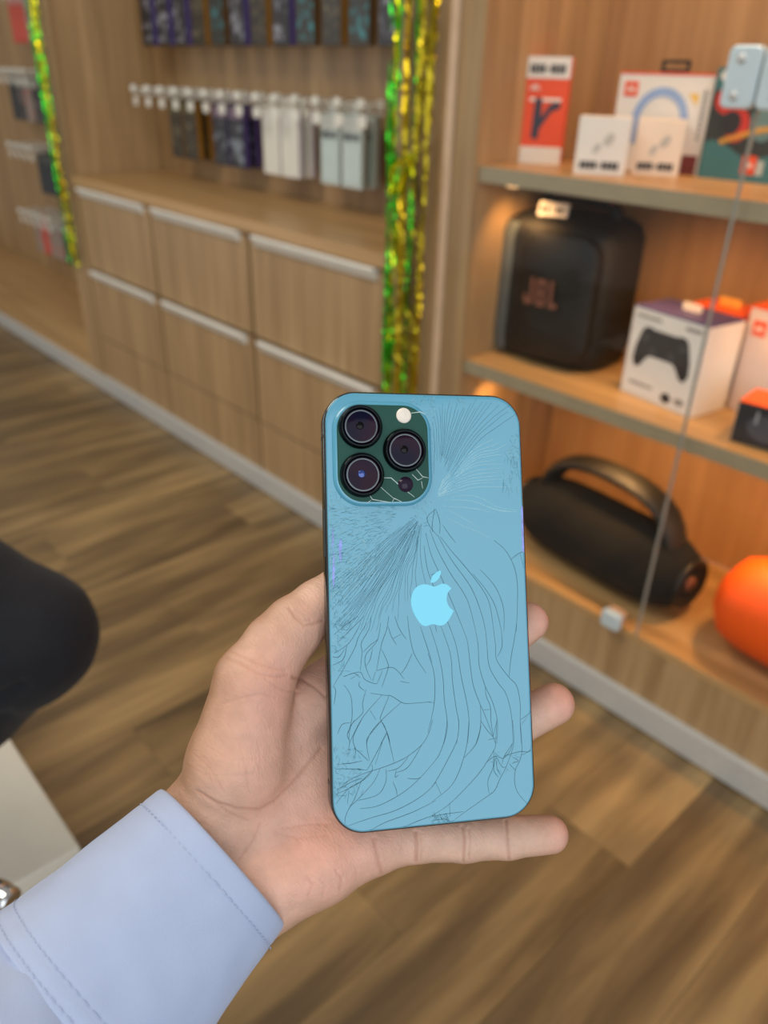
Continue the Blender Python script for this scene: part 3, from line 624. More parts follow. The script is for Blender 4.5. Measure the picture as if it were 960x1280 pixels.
for x, c in ((-0.036, 'g'), (-0.027, 'g'), (-0.018, 'd'), (-0.010, 'g'), (0.0, 'o'), (0.008, 'o'), (0.015, 'y'), (0.022, 'o'), (0.029, 'd'), (0.034, 'g')):
    strand(t, mm[c], x, rt.uniform(-0.014, 0.010), 0, Z(-0.585)-2.1+rt.uniform(0, 0.05), 0.009, 0.003)
# ================================================================== the cracked phone
PR = np.array([[0.97341836, 0.0259996, -0.22755377], [-0.0080657, 0.99681104, 0.07938954], [0.22889221, -0.07544385, 0.97052387]])
PT = np.array([0.01744893, 0.03486141, 0.29250423])
phone = thing('smartphone', 'teal smartphone with a badly cracked glass back, held in the hand', 'phone')
Mp = Matrix.Identity(4); A_ = R @ PR; T_ = R @ PT + eye()
for i in range(3):
    for j in range(3): Mp[i][j] = A_[i, j]
    Mp[i][3] = T_[i]
phone.matrix_world = Mp
def pl(px, py, z=0.0):           # phone coordinates (metres) of a sight line at height z over the back glass
    d = PR.T @ ray(px, py); o = PR.T @ (-PT); s = (z-o[2])/d[2]; p = o+d*s; return (p[0], p[1])
BW, BH, BR, BT = 0.0781, 0.1608, 0.0122, 0.00765
def ring(inset, z, r=BR): return [(x, y, z) for x, y in rrect(BW-2*inset, BH-2*inset, max(r-inset, 0.002), 12)]
frame_m = mat('graphite_steel_frame', rgb(88, 96, 98), 0.16, 0.9, var=0.05)
glass_back = mat('teal_back_glass', rgb(86, 166, 196), 0.35, 0.0, var=0.015, scale=25, coat=1.0)
glass_back.node_tree.nodes['Principled BSDF'].inputs['Coat Roughness'].default_value = 0.06
bump_m = mat('dark_green_camera_plate', rgb(30, 80, 70), 0.5, 0.0, var=0.02, coat=0.06, spec=0.25)
lens_black = mat('lens_black', rgb(8, 8, 10), 0.12, var=0.2, spec=0.2); lens_ring = mat('lens_ring_steel', rgb(28, 34, 36), 0.16, 0.9)
MB().loft([ring(0.0006, 0.0000), ring(0.0, 0.0006), ring(0.0, BT-0.0006), ring(0.0006, BT)], True, True).build('frame', frame_m, phone, bevel=0)
MB().loft([ring(0.0018, BT-0.0005), ring(0.0014, BT+0.0002)]).build('screen', lens_black, phone)
bgl = MB().loft([ring(0.0008, 0.0004), ring(0.0007, -0.0002), ring(0.0009, -0.00036), ring(0.0012, -0.00044), ring(0.0014, -0.00045), ring(0.0018, -0.00045)], True, True).build('back_glass', glass_back, phone)
GZ = -0.00047
# side button and antenna lines on the left edge
for (py0, py1, nm) in ((636, 696, 'side_button'),):
    a, b = pl(406, py0), pl(406, py1)
    MB().box((-BW/2-0.0004, a[1], 0.0022), (-BW/2+0.0004, b[1], 0.0052)).build(nm, frame_m, phone, bevel=0.0002)
ant = mat('antenna_line', rgb(30, 40, 42), 0.5)
for sx, py in ((-1, 545), (-1, 982), (1, 552), (1, 978)):
    y = pl(410 if sx < 0 else 660, py)[1]
    MB().box((sx*BW/2-0.00004, y-0.0006, 0.0008), (sx*BW/2+0.00004, y+0.0006, BT-0.0008)).build('antenna_line', ant, phone)
# camera plate
c0 = pl(419, 504, -0.0016); c1 = pl(538, 628, -0.0016); cxm, cym = (c0[0]+c1[0])/2, (c0[1]+c1[1])/2; cw, ch = c1[0]-c0[0], c1[1]-c0[1]
def cring(g, z): return [(x, y, z) for x, y in rrect(cw+2*g, ch+2*g, 0.0098+g, 12, cxm, cym)]
MB().loft([cring(0.0014, GZ+0.0002), cring(0.0011, GZ-0.0003), cring(0.0007, GZ-0.0009), cring(0.0003, GZ-0.0012), cring(-0.0003, GZ-0.0013)]).build('camera_plate_rim', glass_back, phone)
plate = MB().loft([cring(-0.0002, GZ-0.0009), cring(-0.0002, GZ-0.00125), cring(-0.0006, GZ-0.00145)]).build('camera_plate', bump_m, phone)
PZ = GZ-0.00145
lens_glass = bpy.data.materials.new('coated_lens'); lens_glass.use_nodes = True
nt = lens_glass.node_tree; p = nt.nodes['Principled BSDF']; p.inputs['Roughness'].default_value = 0.05; p.inputs['Specular IOR Level'].default_value = 0.12
tc = node(nt, 'ShaderNodeTexCoord'); n = node(nt, 'ShaderNodeTexNoise'); n.inputs['Scale'].default_value = 55; nt.links.new(tc.outputs['Object'], n.inputs['Vector'])
cr = node(nt, 'ShaderNodeValToRGB'); e = cr.color_ramp.elements; e[0].position = 0.38; e[1].position = 0.62; e[0].color = rgb(12, 14, 40); e[1].color = rgb(42, 16, 36)
nt.links.new(n.outputs['Fac'], cr.inputs['Fac']); nt.links.new(cr.outputs[0], p.inputs['Base Color'])
ring_hi = mat('lens_inner_ring', rgb(96, 102, 106), 0.25, 0.8)
blue_coat = mat('blue_coating', rgb(40, 70, 150), 0.1, 0.3, coat=1.0)
for (px, py) in ((451.8, 532.4), (507.2, 562.3), (454.0, 593.0)):
    x, y = pl(px, py, PZ-0.0018)
    lens = MB().lathe([(0.0084, PZ+0.0001), (0.0083, PZ-0.0006), (0.0079, PZ-0.0016), (0.0076, PZ-0.0020), (0.0070, PZ-0.0021), (0.0068, PZ-0.0018), (0.0067, PZ-0.0010)], 40, (x, y, 0)).build('camera_lens', lens_ring, phone)
    MB().lathe([(0.0068, PZ-0.0014), (0.0060, PZ-0.00145), (0.003, PZ-0.00148), (0.0, PZ-0.0015)], 36, (x, y, 0)).build('lens_glass', lens_glass, lens)
    MB().lathe([(0.0062, PZ-0.00152), (0.0059, PZ-0.00160), (0.0056, PZ-0.00152)], 36, (x, y, 0), cap=False).build('inner_ring', ring_hi, lens)
    MB().lathe([(0.0015, PZ-0.00148), (0.0012, PZ-0.00162), (0.0005, PZ-0.00172), (0.0, PZ-0.00174)], 16, (x-0.0005, y-0.0002, 0)).build('inner_lens', blue_coat if py > 580 else lens_black, lens)
x, y = pl(504.6, 519.5, PZ)
fl_ = MB().lathe([(0.0029, PZ+0.0001), (0.0029, PZ-0.0002), (0.0024, PZ-0.00035), (0.0, PZ-0.0004)], 28, (x, y, 0)).build('flash', mat('flash_diffuser', rgb(246, 236, 222), 0.35, var=0.06, scale=700), phone)
x, y = pl(507, 605.5, PZ); MB().lathe([(0.0029, PZ+0.0001), (0.0029, PZ-0.00008), (0.0, PZ-0.0001)], 28, (x, y, 0)).build('lidar_window', mat('plum_window', rgb(46, 34, 56), 0.12, spec=0.25), phone)
x, y = pl(491, 545, PZ); MB().lathe([(0.0005, PZ+0.0001), (0.0005, PZ-0.00006), (0.0, PZ-0.00007)], 12, (x, y, 0)).build('microphone_hole', lens_black, phone)
# the mark in the middle of the back
logo_m = mat('mirror_mark', rgb(104, 208, 236), 0.3, 0.15, var=0.01, coat=1.0)
def catmull(pts, n=5, closed=True):
    out = []; N = len(pts)
    for i in range(N if closed else N-1):
        if closed: p0, p1, p2, p3 = pts[i-1], pts[i], pts[(i+1) % N], pts[(i+2) % N]
        else: p0, p1, p2, p3 = pts[max(i-1, 0)], pts[i], pts[i+1], pts[min(i+2, N-1)]
        for k in range(n):
            t_ = k/n; out.append(tuple(0.5*((2*p1[j])+(-p0[j]+p2[j])*t_+(2*p0[j]-5*p1[j]+4*p2[j]-p3[j])*t_*t_+(-p0[j]+3*p1[j]-3*p2[j]+p3[j])*t_**3) for j in range(2)))
    if not closed: out.append(tuple(pts[-1]))
    return out
outer = catmull([(564.2, 735.5), (559, 731), (553.0, 729.6), (548, 731.5), (543, 733.2), (538, 731.8), (531, 730.3), (524, 731.8), (518, 736.5), (514.4, 745), (513.8, 754), (516, 763.5), (520.5, 772.5), (526, 780), (531.5, 782.6), (536.5, 781.5), (541, 780.2), (546, 781.2), (552, 782.0), (558, 778.5), (563, 771.5), (567.0, 763.6)], 4, False)
bite = catmull([(567.0, 763.6), (561.5, 758.5), (558.4, 750.5), (559.5, 741.5), (564.2, 735.5)], 5, False)[1:-1]
body = [pl(a, b, GZ) for a, b in outer+bite]
lg = MB().prism(body, GZ-0.00006, GZ+0.0001, 'xy').build('logo_mark', logo_m, phone)
leaf = catmull([(538.6, 728.4), (539.6, 722), (544, 716.5), (550.8, 713.2), (550.0, 720), (545.5, 726.3)], 5)
MB().prism([pl(a, b, GZ) for a, b in leaf], GZ-0.00006, GZ+0.0001, 'xy').build('logo_leaf', logo_m, phone)
# cracks, traced on the glass
def cp(o, pts): return [(o[0]+x/6.857, o[1]+y/6.857) for x, y in pts]
c2, c3, c4, c5, c6, c7, c8 = (520, 485), (400, 630), (530, 630), (400, 770), (535, 770), (405, 900), (540, 900)
DARK = []; LIGHT = []
def D(o, *pts): DARK.append(cp(o, pts))
def Lt(o, *pts): LIGHT.append(cp(o, pts))
D(c4, (0,700),(60,900),(110,1097)); D(c4, (0,360),(30,560),(95,740),(160,920),(225,1060)); D(c4, (15,250),(60,430),(140,610),(210,770),(290,960),(345,1097)); D(c4, (50,220),(120,400),(230,600),(370,820),(445,1097)); D(c4, (120,270),(230,470),(400,710),(490,930),(530,1097))
D(c4, (160,180),(230,280),(270,330)); D(c4, (140,280),(250,420),(330,510),(480,700),(560,850),(600,1097)); D(c4, (420,600),(520,720),(600,850),(640,980),(665,1097)); D(c4, (480,560),(590,680),(650,790),(685,920),(685,1090)); D(c4, (600,310),(700,400),(770,530),(800,680),(800,900),(790,1097))
D(c4, (100,40),(135,150),(135,255)); D(c4, (750,470),(810,425),(860,405)); D(c4, (825,430),(865,550)); D(c4, (90,40),(70,180),(75,240)); D(c4, (95,50),(30,110),(50,190),(120,275)); D(c4, (60,610),(145,570))
D(c6, (0,320),(50,480),(60,650),(45,800),(0,1000)); D(c6, (15,90),(80,290),(125,500),(140,720),(165,900),(160,1000),(135,1095)); D(c6, (85,20),(190,320),(210,560),(240,780),(265,930),(245,1095)); D(c6, (160,30),(240,250),(285,520),(330,730),(352,900),(340,1095))
D(c6, (311,137),(340,230),(360,400),(385,580),(440,740),(480,830),(545,1000),(580,1095)); D(c6, (410,140),(430,250),(440,430),(490,600),(550,730),(595,900),(590,1095)); D(c6, (495,137),(505,240),(525,430),(600,570),(670,670),(715,850),(730,1095)); D(c6, (565,137),(580,260),(590,380),(690,520),(760,600),(790,750),(790,900),(800,1095))
D(c6, (630,137),(635,260),(595,350)); D(c6, (760,60),(740,200),(710,370),(695,520)); D(c6, (450,760),(450,950),(410,1095)); D(c6, (490,610),(500,690),(535,780),(540,900),(560,1030)); D(c6, (790,890),(850,850),(890,810)); D(c6, (480,805),(540,800)); D(c6, (455,900),(500,970),(560,1040)); D(c6, (590,900),(560,1030)); D(c6, (0,738),(48,742)); D(c6, (520,1060),(590,1045)); D(c6, (805,925),(850,865))
D(c8, (130,0),(110,160),(60,300),(0,380)); D(c8, (230,0),(215,170),(120,370),(30,530),(0,570)); D(c8, (318,0),(300,200),(270,330),(220,470),(150,580),(0,700)); D(c8, (420,50),(380,200),(275,325)); D(c8, (555,0),(545,200),(530,260),(430,420),(330,540),(150,720),(0,820)); D(c8, (530,260),(525,400),(480,520),(490,630))
D(c8, (690,0),(700,200),(640,390),(580,510),(540,600),(480,650),(280,790),(140,895)); D(c8, (755,0),(770,280),(715,430),(710,540),(740,630),(820,720)); D(c8, (30,530),(80,640)); D(c8, (150,710),(155,820)); D(c8, (540,280),(600,330),(660,280),(690,200)); D(c8, (545,300),(560,420),(590,470)); D(c8, (540,330),(530,430),(570,490)); D(c8, (550,310),(600,400),(630,400)); D(c8, (460,370),(520,320),(560,310)); D(c8, (620,310),(680,290),(760,270),(830,270),(860,210)); D(c8, (660,370),(710,430)); D(c8, (690,200),(620,310),(600,380)); D(c8, (770,300),(860,260)); D(c8, (690,320),(740,350),(690,370))
for k in range(9): D(c8, (20+k*14, 790+(k*37) % 50), (30+k*15+(k*13) % 20, 860+(k*29) % 40)); 
D(c8, (0,830),(90,810),(270,785)); D(c8, (0,860),(110,850),(150,870))
D(c7, (930,0),(900,110),(840,210),(720,310),(600,370),(480,415),(340,460),(180,540),(100,660)); D(c7, (960,340),(830,490),(720,590),(600,670),(450,740),(310,760)); D(c7, (960,530),(900,600),(780,690),(600,780),(400,840),(200,910)); D(c7, (960,690),(760,790),(520,880),(390,955)); D(c7, (960,810),(820,860),(680,920))
D(c7, (500,0),(390,130),(365,200),(390,350)); D(c7, (540,110),(420,340),(370,430)); D(c7, (480,420),(420,540),(280,690),(220,750),(185,830),(180,890)); D(c7, (500,190),(440,380)); D(c7, (530,420),(530,530),(460,640),(290,690)); D(c7, (320,0),(250,150),(270,260),(260,325)); D(c7, (260,0),(200,120),(220,180),(210,260)); D(c7, (500,20),(540,110),(600,360)); D(c7, (720,320),(640,410),(540,440)); D(c7, (320,520),(260,680),(220,740)); D(c7, (840,210),(760,350),(700,420),(620,450)); D(c7, (590,530),(620,600),(625,650)); D(c7, (410,380),(410,440),(330,520),(220,580),(100,720)); D(c7, (830,490),(790,505),(715,500)); D(c7, (260,240),(340,310),(380,350)); D(c7, (215,600),(200,720)); D(c7, (620,430),(610,490),(640,470)); D(c7, (100,640),(300,540),(400,440)); D(c7, (110,600),(260,520),(330,500)); D(c7, (100,420),(240,420),(370,430)); D(c7, (110,380),(230,370),(330,350))
D(c5, (750,0),(770,170),(810,330),(910,490)); D(c5, (860,90),(920,270),(960,400)); D(c5, (790,320),(740,430),(695,495)); D(c5, (590,0),(570,120),(525,250),(485,470)); D(c5, (525,280),(580,400),(580,460),(530,610)); D(c5, (520,60),(490,210),(400,320),(385,390),(400,460),(440,550)); D(c5, (440,0),(420,110),(355,230),(360,310),(345,470)); D(c5, (400,60),(330,180),(300,270),(220,420),(115,600)); D(c5, (530,680),(380,850),(300,990),(250,1095)); D(c5, (590,690),(520,860),(520,890)); D(c5, (695,740),(520,900),(430,1010),(400,1095)); D(c5, (395,630),(365,750),(365,830),(270,930),(240,1010)); D(c5, (205,590),(265,690),(275,850),(260,950),(245,1060)); D(c5, (430,660),(560,680),(610,685),(700,740),(760,750),(950,735)); D(c5, (640,0),(680,110),(740,200)); D(c5, (625,195),(695,155)); D(c5, (585,90),(610,170),(655,245)); D(c5, (200,520),(340,480),(380,540),(450,575),(490,580)); D(c5, (120,320),(250,230),(350,60)); D(c5, (500,200),(430,250),(370,310)); D(c5, (450,280),(430,370),(395,430)); D(c5, (535,470),(490,580)); D(c5, (475,480),(450,560)); D(c5, (485,470),(600,440),(660,465),(720,540)); D(c5, (120,160),(240,60),(330,0)); D(c5, (150,230),(280,100),(380,0)); D(c5, (110,600),(135,640),(120,760)); D(c5, (150,1010),(190,930),(260,915)); D(c5, (430,810),(480,890)); D(c5, (520,890),(580,1010),(600,1095)); D(c5, (570,1000),(520,1095)); D(c5, (210,520),(290,490),(345,530)); D(c5, (260,540),(330,500)); D(c5, (110,420),(200,370),(230,250)); D(c5, (110,350),(160,350),(215,280)); D(c5, (690,560),(770,575)); D(c5, (340,560),(335,600),(380,640))
def lerp(A, B, t):
    A = catmull(A, 6, False); B = catmull(B, 6, False); n = 24
    def rs(P): return [P[int(round(i*(len(P)-1)/(n-1)))] for i in range(n)]
    return [(a[0]+(b[0]-a[0])*t, a[1]+(b[1]-a[1])*t) for a, b in zip(rs(A), rs(B))]
rk = random.Random(11); n_long = len(DARK)
def fan(dst, o, paths, counts, jit=0.5):
    P = [cp(o, q) for q in paths]
    for i, n_ in enumerate(counts):
        for k in range(n_):
            t_ = (k+rk.uniform(-0.25, 0.25))/n_ if k else 0.0
            q = lerp(P[i], P[i+1], t_); j = rk.uniform(0, 9)
            a = rk.randint(0, 3); b = len(q)-rk.randint(0, 5)
            dst.append([(x+jit*math.sin(j+m*0.9), y+jit*math.cos(j*2+m*0.7)) for m, (x, y) in enumerate(q)][a:b])
    dst.append(P[-1])
fan(DARK, c3, [[(790,120),(560,300),(330,520),(180,660),(95,760)], [(830,140),(600,400),(420,640),(280,830),(110,1000)], [(840,150),(700,330),(560,560),(400,800),(220,1010),(120,1090)], [(845,150),(760,330),(640,560),(500,760),(420,950),(370,1090)], [(850,160),(790,330),(690,560),(640,760),(570,900),(515,1090)], [(855,160),(830,380),(740,560),(730,780),(760,1090)], [(860,160),(815,420),(790,620),(780,790),(860,1090)], [(870,170),(860,420),(890,620),(945,800)]], [8, 7, 7, 5, 3, 2, 2])
fan(DARK, c2, [[(150,760),(160,480),(140,270)], [(200,640),(195,400),(180,230),(135,140)], [(215,640),(240,400),(245,230),(270,90)], [(230,660),(290,420),(350,230),(390,120)], [(250,690),(380,420),(480,220),(560,80)], [(270,720),(420,430),(560,240),(680,80)], [(290,740),(470,450),(640,270),(810,140)], [(300,760),(520,470),(700,330),(860,220)]], [2, 3, 4, 5, 3, 2, 2], 0.15)
fan(LIGHT, c2, [[(330,700),(480,540),(640,450),(740,400)], [(330,740),(520,570),(690,525),(800,470)], [(340,770),(500,620),(650,580),(780,570)], [(300,790),(480,680),(620,655),(780,655)], [(340,800),(520,740),(760,715)], [(300,860),(480,800),(810,780)], [(320,900),(520,850),(820,850)]], [2, 2, 2, 2, 2, 2], 0.12)
fan(LIGHT, c2, [[(180,920),(230,800),(330,700)], [(180,930),(260,860),(340,800)], [(190,940),(260,910),(320,900)]], [4, 4], 0.4)
Lt(c2, (290,940),(440,920),(560,945),(700,1020),(870,1050)); Lt(c2, (240,960),(480,970),(700,1050),(860,1060)); Lt(c4, (160,20),(430,40),(620,85)); Lt(c4, (200,50),(350,130),(480,205)); Lt(c4, (200,120),(340,190),(460,240),(600,310)); Lt(c4, (480,0),(640,50),(800,70))
c1 = (400, 485)
PLATE = []
def Pl(*pts): PLATE.append(cp(c1, pts))
Pl((540,770),(610,770),(700,850),(810,935)); Pl((515,845),(630,945)); Pl((420,910),(450,955),(600,980)); Pl((780,215),(860,205),(900,225)); Pl((820,690),(880,760),(930,770)); Pl((790,740),(840,790),(880,770)); Pl((405,985),(440,960)); Pl((620,980),(635,945),(700,975)); Pl((870,800),(880,860))
# dense short splinters
SPL_D = []; SPL_L = []
def splinters(n, x0, y0, x1, y1, ang, spread, l0, l1, light=0.5, keep=None):
    for _ in range(n):
        x, y = rk.uniform(x0, x1), rk.uniform(y0, y1)
        if keep and not keep(x, y): continue
        a = ang(x, y)+rk.gauss(0, spread) if callable(ang) else rk.uniform(0, 6.28); l = rk.uniform(l0, l1)
        m_ = (x+l*0.5*math.cos(a)+rk.uniform(-0.7, 0.7), y+l*0.5*math.sin(a)+rk.uniform(-0.7, 0.7))
        (SPL_L if rk.random() < light else SPL_D).append([(x, y), m_, (x+l*math.cos(a), y+l*math.sin(a))])
tow = lambda x, y: math.atan2(y-640, x-532)
splinters(900, 413, 633, 512, 745, tow, 0.22, 3, 9, 0.45, lambda x, y: (x-412)*0.75 < (760-y) and x < 500-(y-633)*0.35)
splinters(120, 413, 690, 440, 790, tow, 0.5, 3, 8, 0.35); splinters(130, 416, 935, 452, 995, None, 0, 3, 8, 0.2); splinters(50, 413, 780, 432, 840, None, 0, 4, 9, 0.2)
splinters(60, 636, 536, 650, 600, None, 0, 2, 7, 0.6); splinters(40, 514, 628, 545, 660, None, 0, 2, 6, 0.6); splinters(50, 412, 612, 430, 640, None, 0, 1.5, 4, 0.7); splinters(60, 515, 494, 545, 520, None, 0, 2, 6, 0.75); splinters(40, 537, 520, 543, 610, None, 0, 1, 3, 0.7); splinters(36, 628, 560, 648, 612, lambda x, y: 1.5, 0.25, 5, 12, 0.2); splinters(30, 540, 1017, 560, 1031, None, 0, 2, 5, 0.2); splinters(26, 616, 935, 645, 965, None, 0, 3, 8, 0.3); splinters(10, 565, 497, 580, 503, lambda x, y: 0.4, 0.4, 4, 9, 0.9)
def ribbon(paths, wd, z, m, name, smooth=True, base=None):
    v = []; f = []
    lim_x, lim_y = BW/2-0.0012, BH/2-0.0012
    for P in paths:
        if smooth and len(P) > 2: P = catmull(P, 5, False)
        q = [pl(a, b, z) for a, b in P]; q = [(max(-lim_x, min(lim_x, a)), max(-lim_y, min(lim_y, b))) for a, b in q]
        n0 = len(v); N = len(q)
        for i in range(N):
            a, b = q[max(i-1, 0)], q[min(i+1, N-1)]; dx, dy = b[0]-a[0], b[1]-a[1]; l = math.hypot(dx, dy) or 1; nx_, ny_ = -dy/l, dx/l
            hw = wd/2*(0.55+0.45*math.sin(math.pi*min(1, max(0.08, i/max(1, N-1)))))
            v += [(q[i][0]-nx_*hw, q[i][1]-ny_*hw, z+0.00004), (q[i][0], q[i][1], z-0.00003), (q[i][0]+nx_*hw, q[i][1]+ny_*hw, z+0.00004)]
            if i:
                k = n0+3*i; f += [(k-3, k-2, k+1, k), (k-2, k-1, k+2, k+1)]
    me = bpy.data.meshes.new(name); me.from_pydata(v, [], f); me.materials.append(m); o = bpy.data.objects.new(name, me); C.objects.link(o); o.parent = phone; return tag(o, kind='stuff')
crk_d = mat('crack_shadow_line', rgb(44, 88, 102), 0.5); spl_d = mat('splinter_shadow', rgb(82, 142, 160), 0.5); fan_d = mat('fine_crack_shadow', rgb(62, 112, 128), 0.5); spl_l = mat('splinter_glint', rgb(146, 196, 208), 0.4); crk_l = mat('crack_bright_edge', rgb(176, 222, 234), 0.3); crk_w = mat('crack_white_edge', rgb(214, 232, 230), 0.3)
ribbon(DARK[:n_long], 0.00019, GZ-0.00002, crk_d, 'crack_lines'); tag(bpy.data.objects['crack_lines'], 'long dark cracks running down the glass')
ribbon(DARK[n_long:], 0.00013, GZ-0.00002, fan_d, 'fanned_cracks'); ribbon(LIGHT, 0.00017, GZ-0.00002, crk_l, 'bright_cracks')
ribbon(SPL_D, 0.00012, GZ-0.00002, spl_d, 'fine_splinters', False); ribbon(SPL_L, 0.00014, GZ-0.00003, spl_l, 'bright_splinters', False)
ribbon(PLATE, 0.00034, PZ-0.00003, crk_w, 'camera_plate_cracks', False)
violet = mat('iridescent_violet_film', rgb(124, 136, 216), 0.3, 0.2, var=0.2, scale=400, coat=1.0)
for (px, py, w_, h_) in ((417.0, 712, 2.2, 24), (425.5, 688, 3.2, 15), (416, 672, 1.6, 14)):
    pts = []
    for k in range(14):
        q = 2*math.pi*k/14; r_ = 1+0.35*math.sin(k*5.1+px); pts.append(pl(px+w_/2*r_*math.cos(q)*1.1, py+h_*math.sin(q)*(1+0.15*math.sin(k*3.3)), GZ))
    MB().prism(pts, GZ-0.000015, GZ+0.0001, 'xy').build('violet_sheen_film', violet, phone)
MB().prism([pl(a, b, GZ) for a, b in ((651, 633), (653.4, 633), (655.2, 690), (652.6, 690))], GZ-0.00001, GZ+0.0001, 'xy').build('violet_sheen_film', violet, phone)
# ================================================================== implicit surfaces for the bodies
def nrm_depth(px, py):           # depth of the phone's back plane along a sight line, mm
    n_ = PR[:, 2]; return float(n_ @ PT/(n_ @ ray(px, py)))*1000
def q3(px, py, off): return ray(px, py)*(nrm_depth(px, py)+off)       # camera-frame mm
def rcone(P, a, b, ra, rb):
    ba = b-a; h_ = np.clip(((P-a) @ ba)/(ba @ ba), 0, 1)
    return np.linalg.norm(P-a-h_[..., None]*ba, axis=-1)-(ra+(rb-ra)*h_)
def smin(a, b, k):
    h_ = np.clip(0.5+0.5*(b-a)/k, 0, 1); return b+(a-b)*h_-k*h_*(1-h_)
def chain(P, pts, k):
    d = None
    for (a, ra), (b, rb) in zip(pts[:-1], pts[1:]):
        e_ = rcone(P, a, b, ra, rb); d = e_ if d is None else smin(d, e_, k)
    return d
def surface_nets(fn, lo, hi, h_):
    n_ = np.ceil((hi-lo)/h_).astype(int)+1
    ax = [lo[i]+h_*np.arange(n_[i]) for i in range(3)]
    V = np.empty(n_, np.float32)
    for i0 in range(0, n_[0], 24):
        g = np.stack(np.meshgrid(ax[0][i0:i0+24], ax[1], ax[2], indexing='ij'), -1); V[i0:i0+24] = fn(g)
    s = V < 0
    cnt = np.zeros(n_-1, int)
    for dx in (0, 1):
        for dy in (0, 1):
            for dz in (0, 1): cnt += s[dx:n_[0]-1+dx, dy:n_[1]-1+dy, dz:n_[2]-1+dz]
    act = (cnt > 0) & (cnt < 8); idx = -np.ones(n_-1, int); idx[act] = np.arange(act.sum())
    cells = np.argwhere(act); acc = np.zeros((len(cells), 3)); m = np.zeros(len(cells))
    cor = [(x, y, z) for x in (0, 1) for y in (0, 1) for z in (0, 1)]
    for a in range(8):
        for b in range(a+1, 8):
            ca, cb = np.array(cor[a]), np.array(cor[b])
            if abs(ca-cb).sum() != 1: continue
            va = V[tuple((cells+ca).T)]; vb = V[tuple((cells+cb).T)]; k = (va < 0) != (vb < 0); t_ = np.where(k, va/np.where(k, va-vb, 1), 0)
            acc += np.where(k[:, None], ca+(cb-ca)*t_[:, None], 0); m += k
    verts = lo+h_*(cells+acc/m[:, None])
    quads = []
    for d in range(3):
        u, v_ = (d+1) % 3, (d+2) % 3
        A = np.moveaxis(s, (d, u, v_), (0, 1, 2)); I = np.moveaxis(idx, (d, u, v_), (0, 1, 2))
        a0 = A[:-1, 1:-1, 1:-1]; a1 = A[1:, 1:-1, 1:-1]; ch_ = np.argwhere(a0 != a1)
        if not len(ch_): continue
        i, j, k = ch_.T; j = j+1; k = k+1
        Q = np.stack([I[i, j-1, k-1], I[i, j, k-1], I[i, j, k], I[i, j-1, k]], 1); fl = a0[tuple(ch_.T)]
        Q[~fl] = Q[~fl][:, ::-1]; quads.append(Q)
    quads = np.concatenate(quads); quads = quads[(quads >= 0).all(1)]
    return verts, quads
def grad(fn, P, e_=0.15):
    g = np.stack([fn(P+np.eye(3)[i]*e_)-fn(P-np.eye(3)[i]*e_) for i in range(3)], -1)
    return g/np.maximum(np.linalg.norm(g, axis=-1, keepdims=True), 1e-9)
def subdivide(v, q):
    E_ = np.sort(np.concatenate([q[:, [0, 1]], q[:, [1, 2]], q[:, [2, 3]], q[:, [3, 0]]]), 1)
    U, inv_ = np.unique(E_, axis=0, return_inverse=True); inv_ = inv_.reshape(4, -1).T; n_ = len(v); em = (v[U[:, 0]]+v[U[:, 1]])/2; fm = v[q].mean(1)
    ei = n_+inv_; fi = n_+len(U)+np.arange(len(q))
    return np.concatenate([v, em, fm]), np.concatenate([np.stack([q[:, k], ei[:, k], fi, ei[:, k-1]], 1) for k in range(4)])
def to_world(P): return (P/1000.0) @ R.T + eye()
def mesh_np(name, v, q, m, parent=None):
    me = bpy.data.meshes.new(name); me.vertices.add(len(v)); me.vertices.foreach_set('co', np.asarray(v, np.float32).ravel())
    me.loops.add(q.size); me.loops.foreach_set('vertex_index', q.ravel().astype(np.int32)); me.polygons.add(len(q)); me.polygons.foreach_set('loop_start', np.arange(0, q.size, 4, dtype=np.int32))
    me.update(calc_edges=True); me.polygons.foreach_set('use_smooth', np.ones(len(q), bool)); me.materials.append(m); me.validate()
    o = bpy.data.objects.new(name, me); C.objects.link(o)
    if parent: o.parent = parent
    return o
# ------------------------------------------------------------------ the hand
TH = [(q3(270, 1018, 24.5), 16.5), (q3(297, 952, 16), 18.5), (q3(318, 852, 13), 14.5), (q3(345, 808, 13), 12.0), (q3(368, 783, 15), 11.2), (q3(396, 758, 17.6), 9.6), (q3(422, 737, 19.0), 8.8)]
FI = {'index': [(q3(408, 868, 26), 12.5), (q3(455, 822, 27), 10.5), (q3(500, 775, 27), 9.6), (q3(560, 720, 21), 8.6), (q3(598, 690, 16.2), 7.9)],
      'middle': [(q3(440, 935, 27), 12.5), (q3(500, 893, 29), 10.6), (q3(550, 862, 28), 9.6), (q3(612, 812, 21), 8.8), (q3(661, 777, 16.6), 7.9)],
      'ring': [(q3(462, 1000, 25), 12.0), (q3(520, 966, 28), 10.2), (q3(570, 942, 27), 9.6), (q3(640, 906, 20.5), 9.0), (q3(692, 880, 16.8), 8.4)],
      'pinky': [(q3(455, 1054, 18), 11.5), (q3(520, 1046, 18), 9.3), (q3(580, 1047, 17), 8.9), (q3(634, 1046, 16.5), 8.2), (q3(687, 1043, 15.5), 7.4)]}
WR = [(q3(250, 1042, 27), 18.0), (q3(312, 1110, 26), 17.0)]
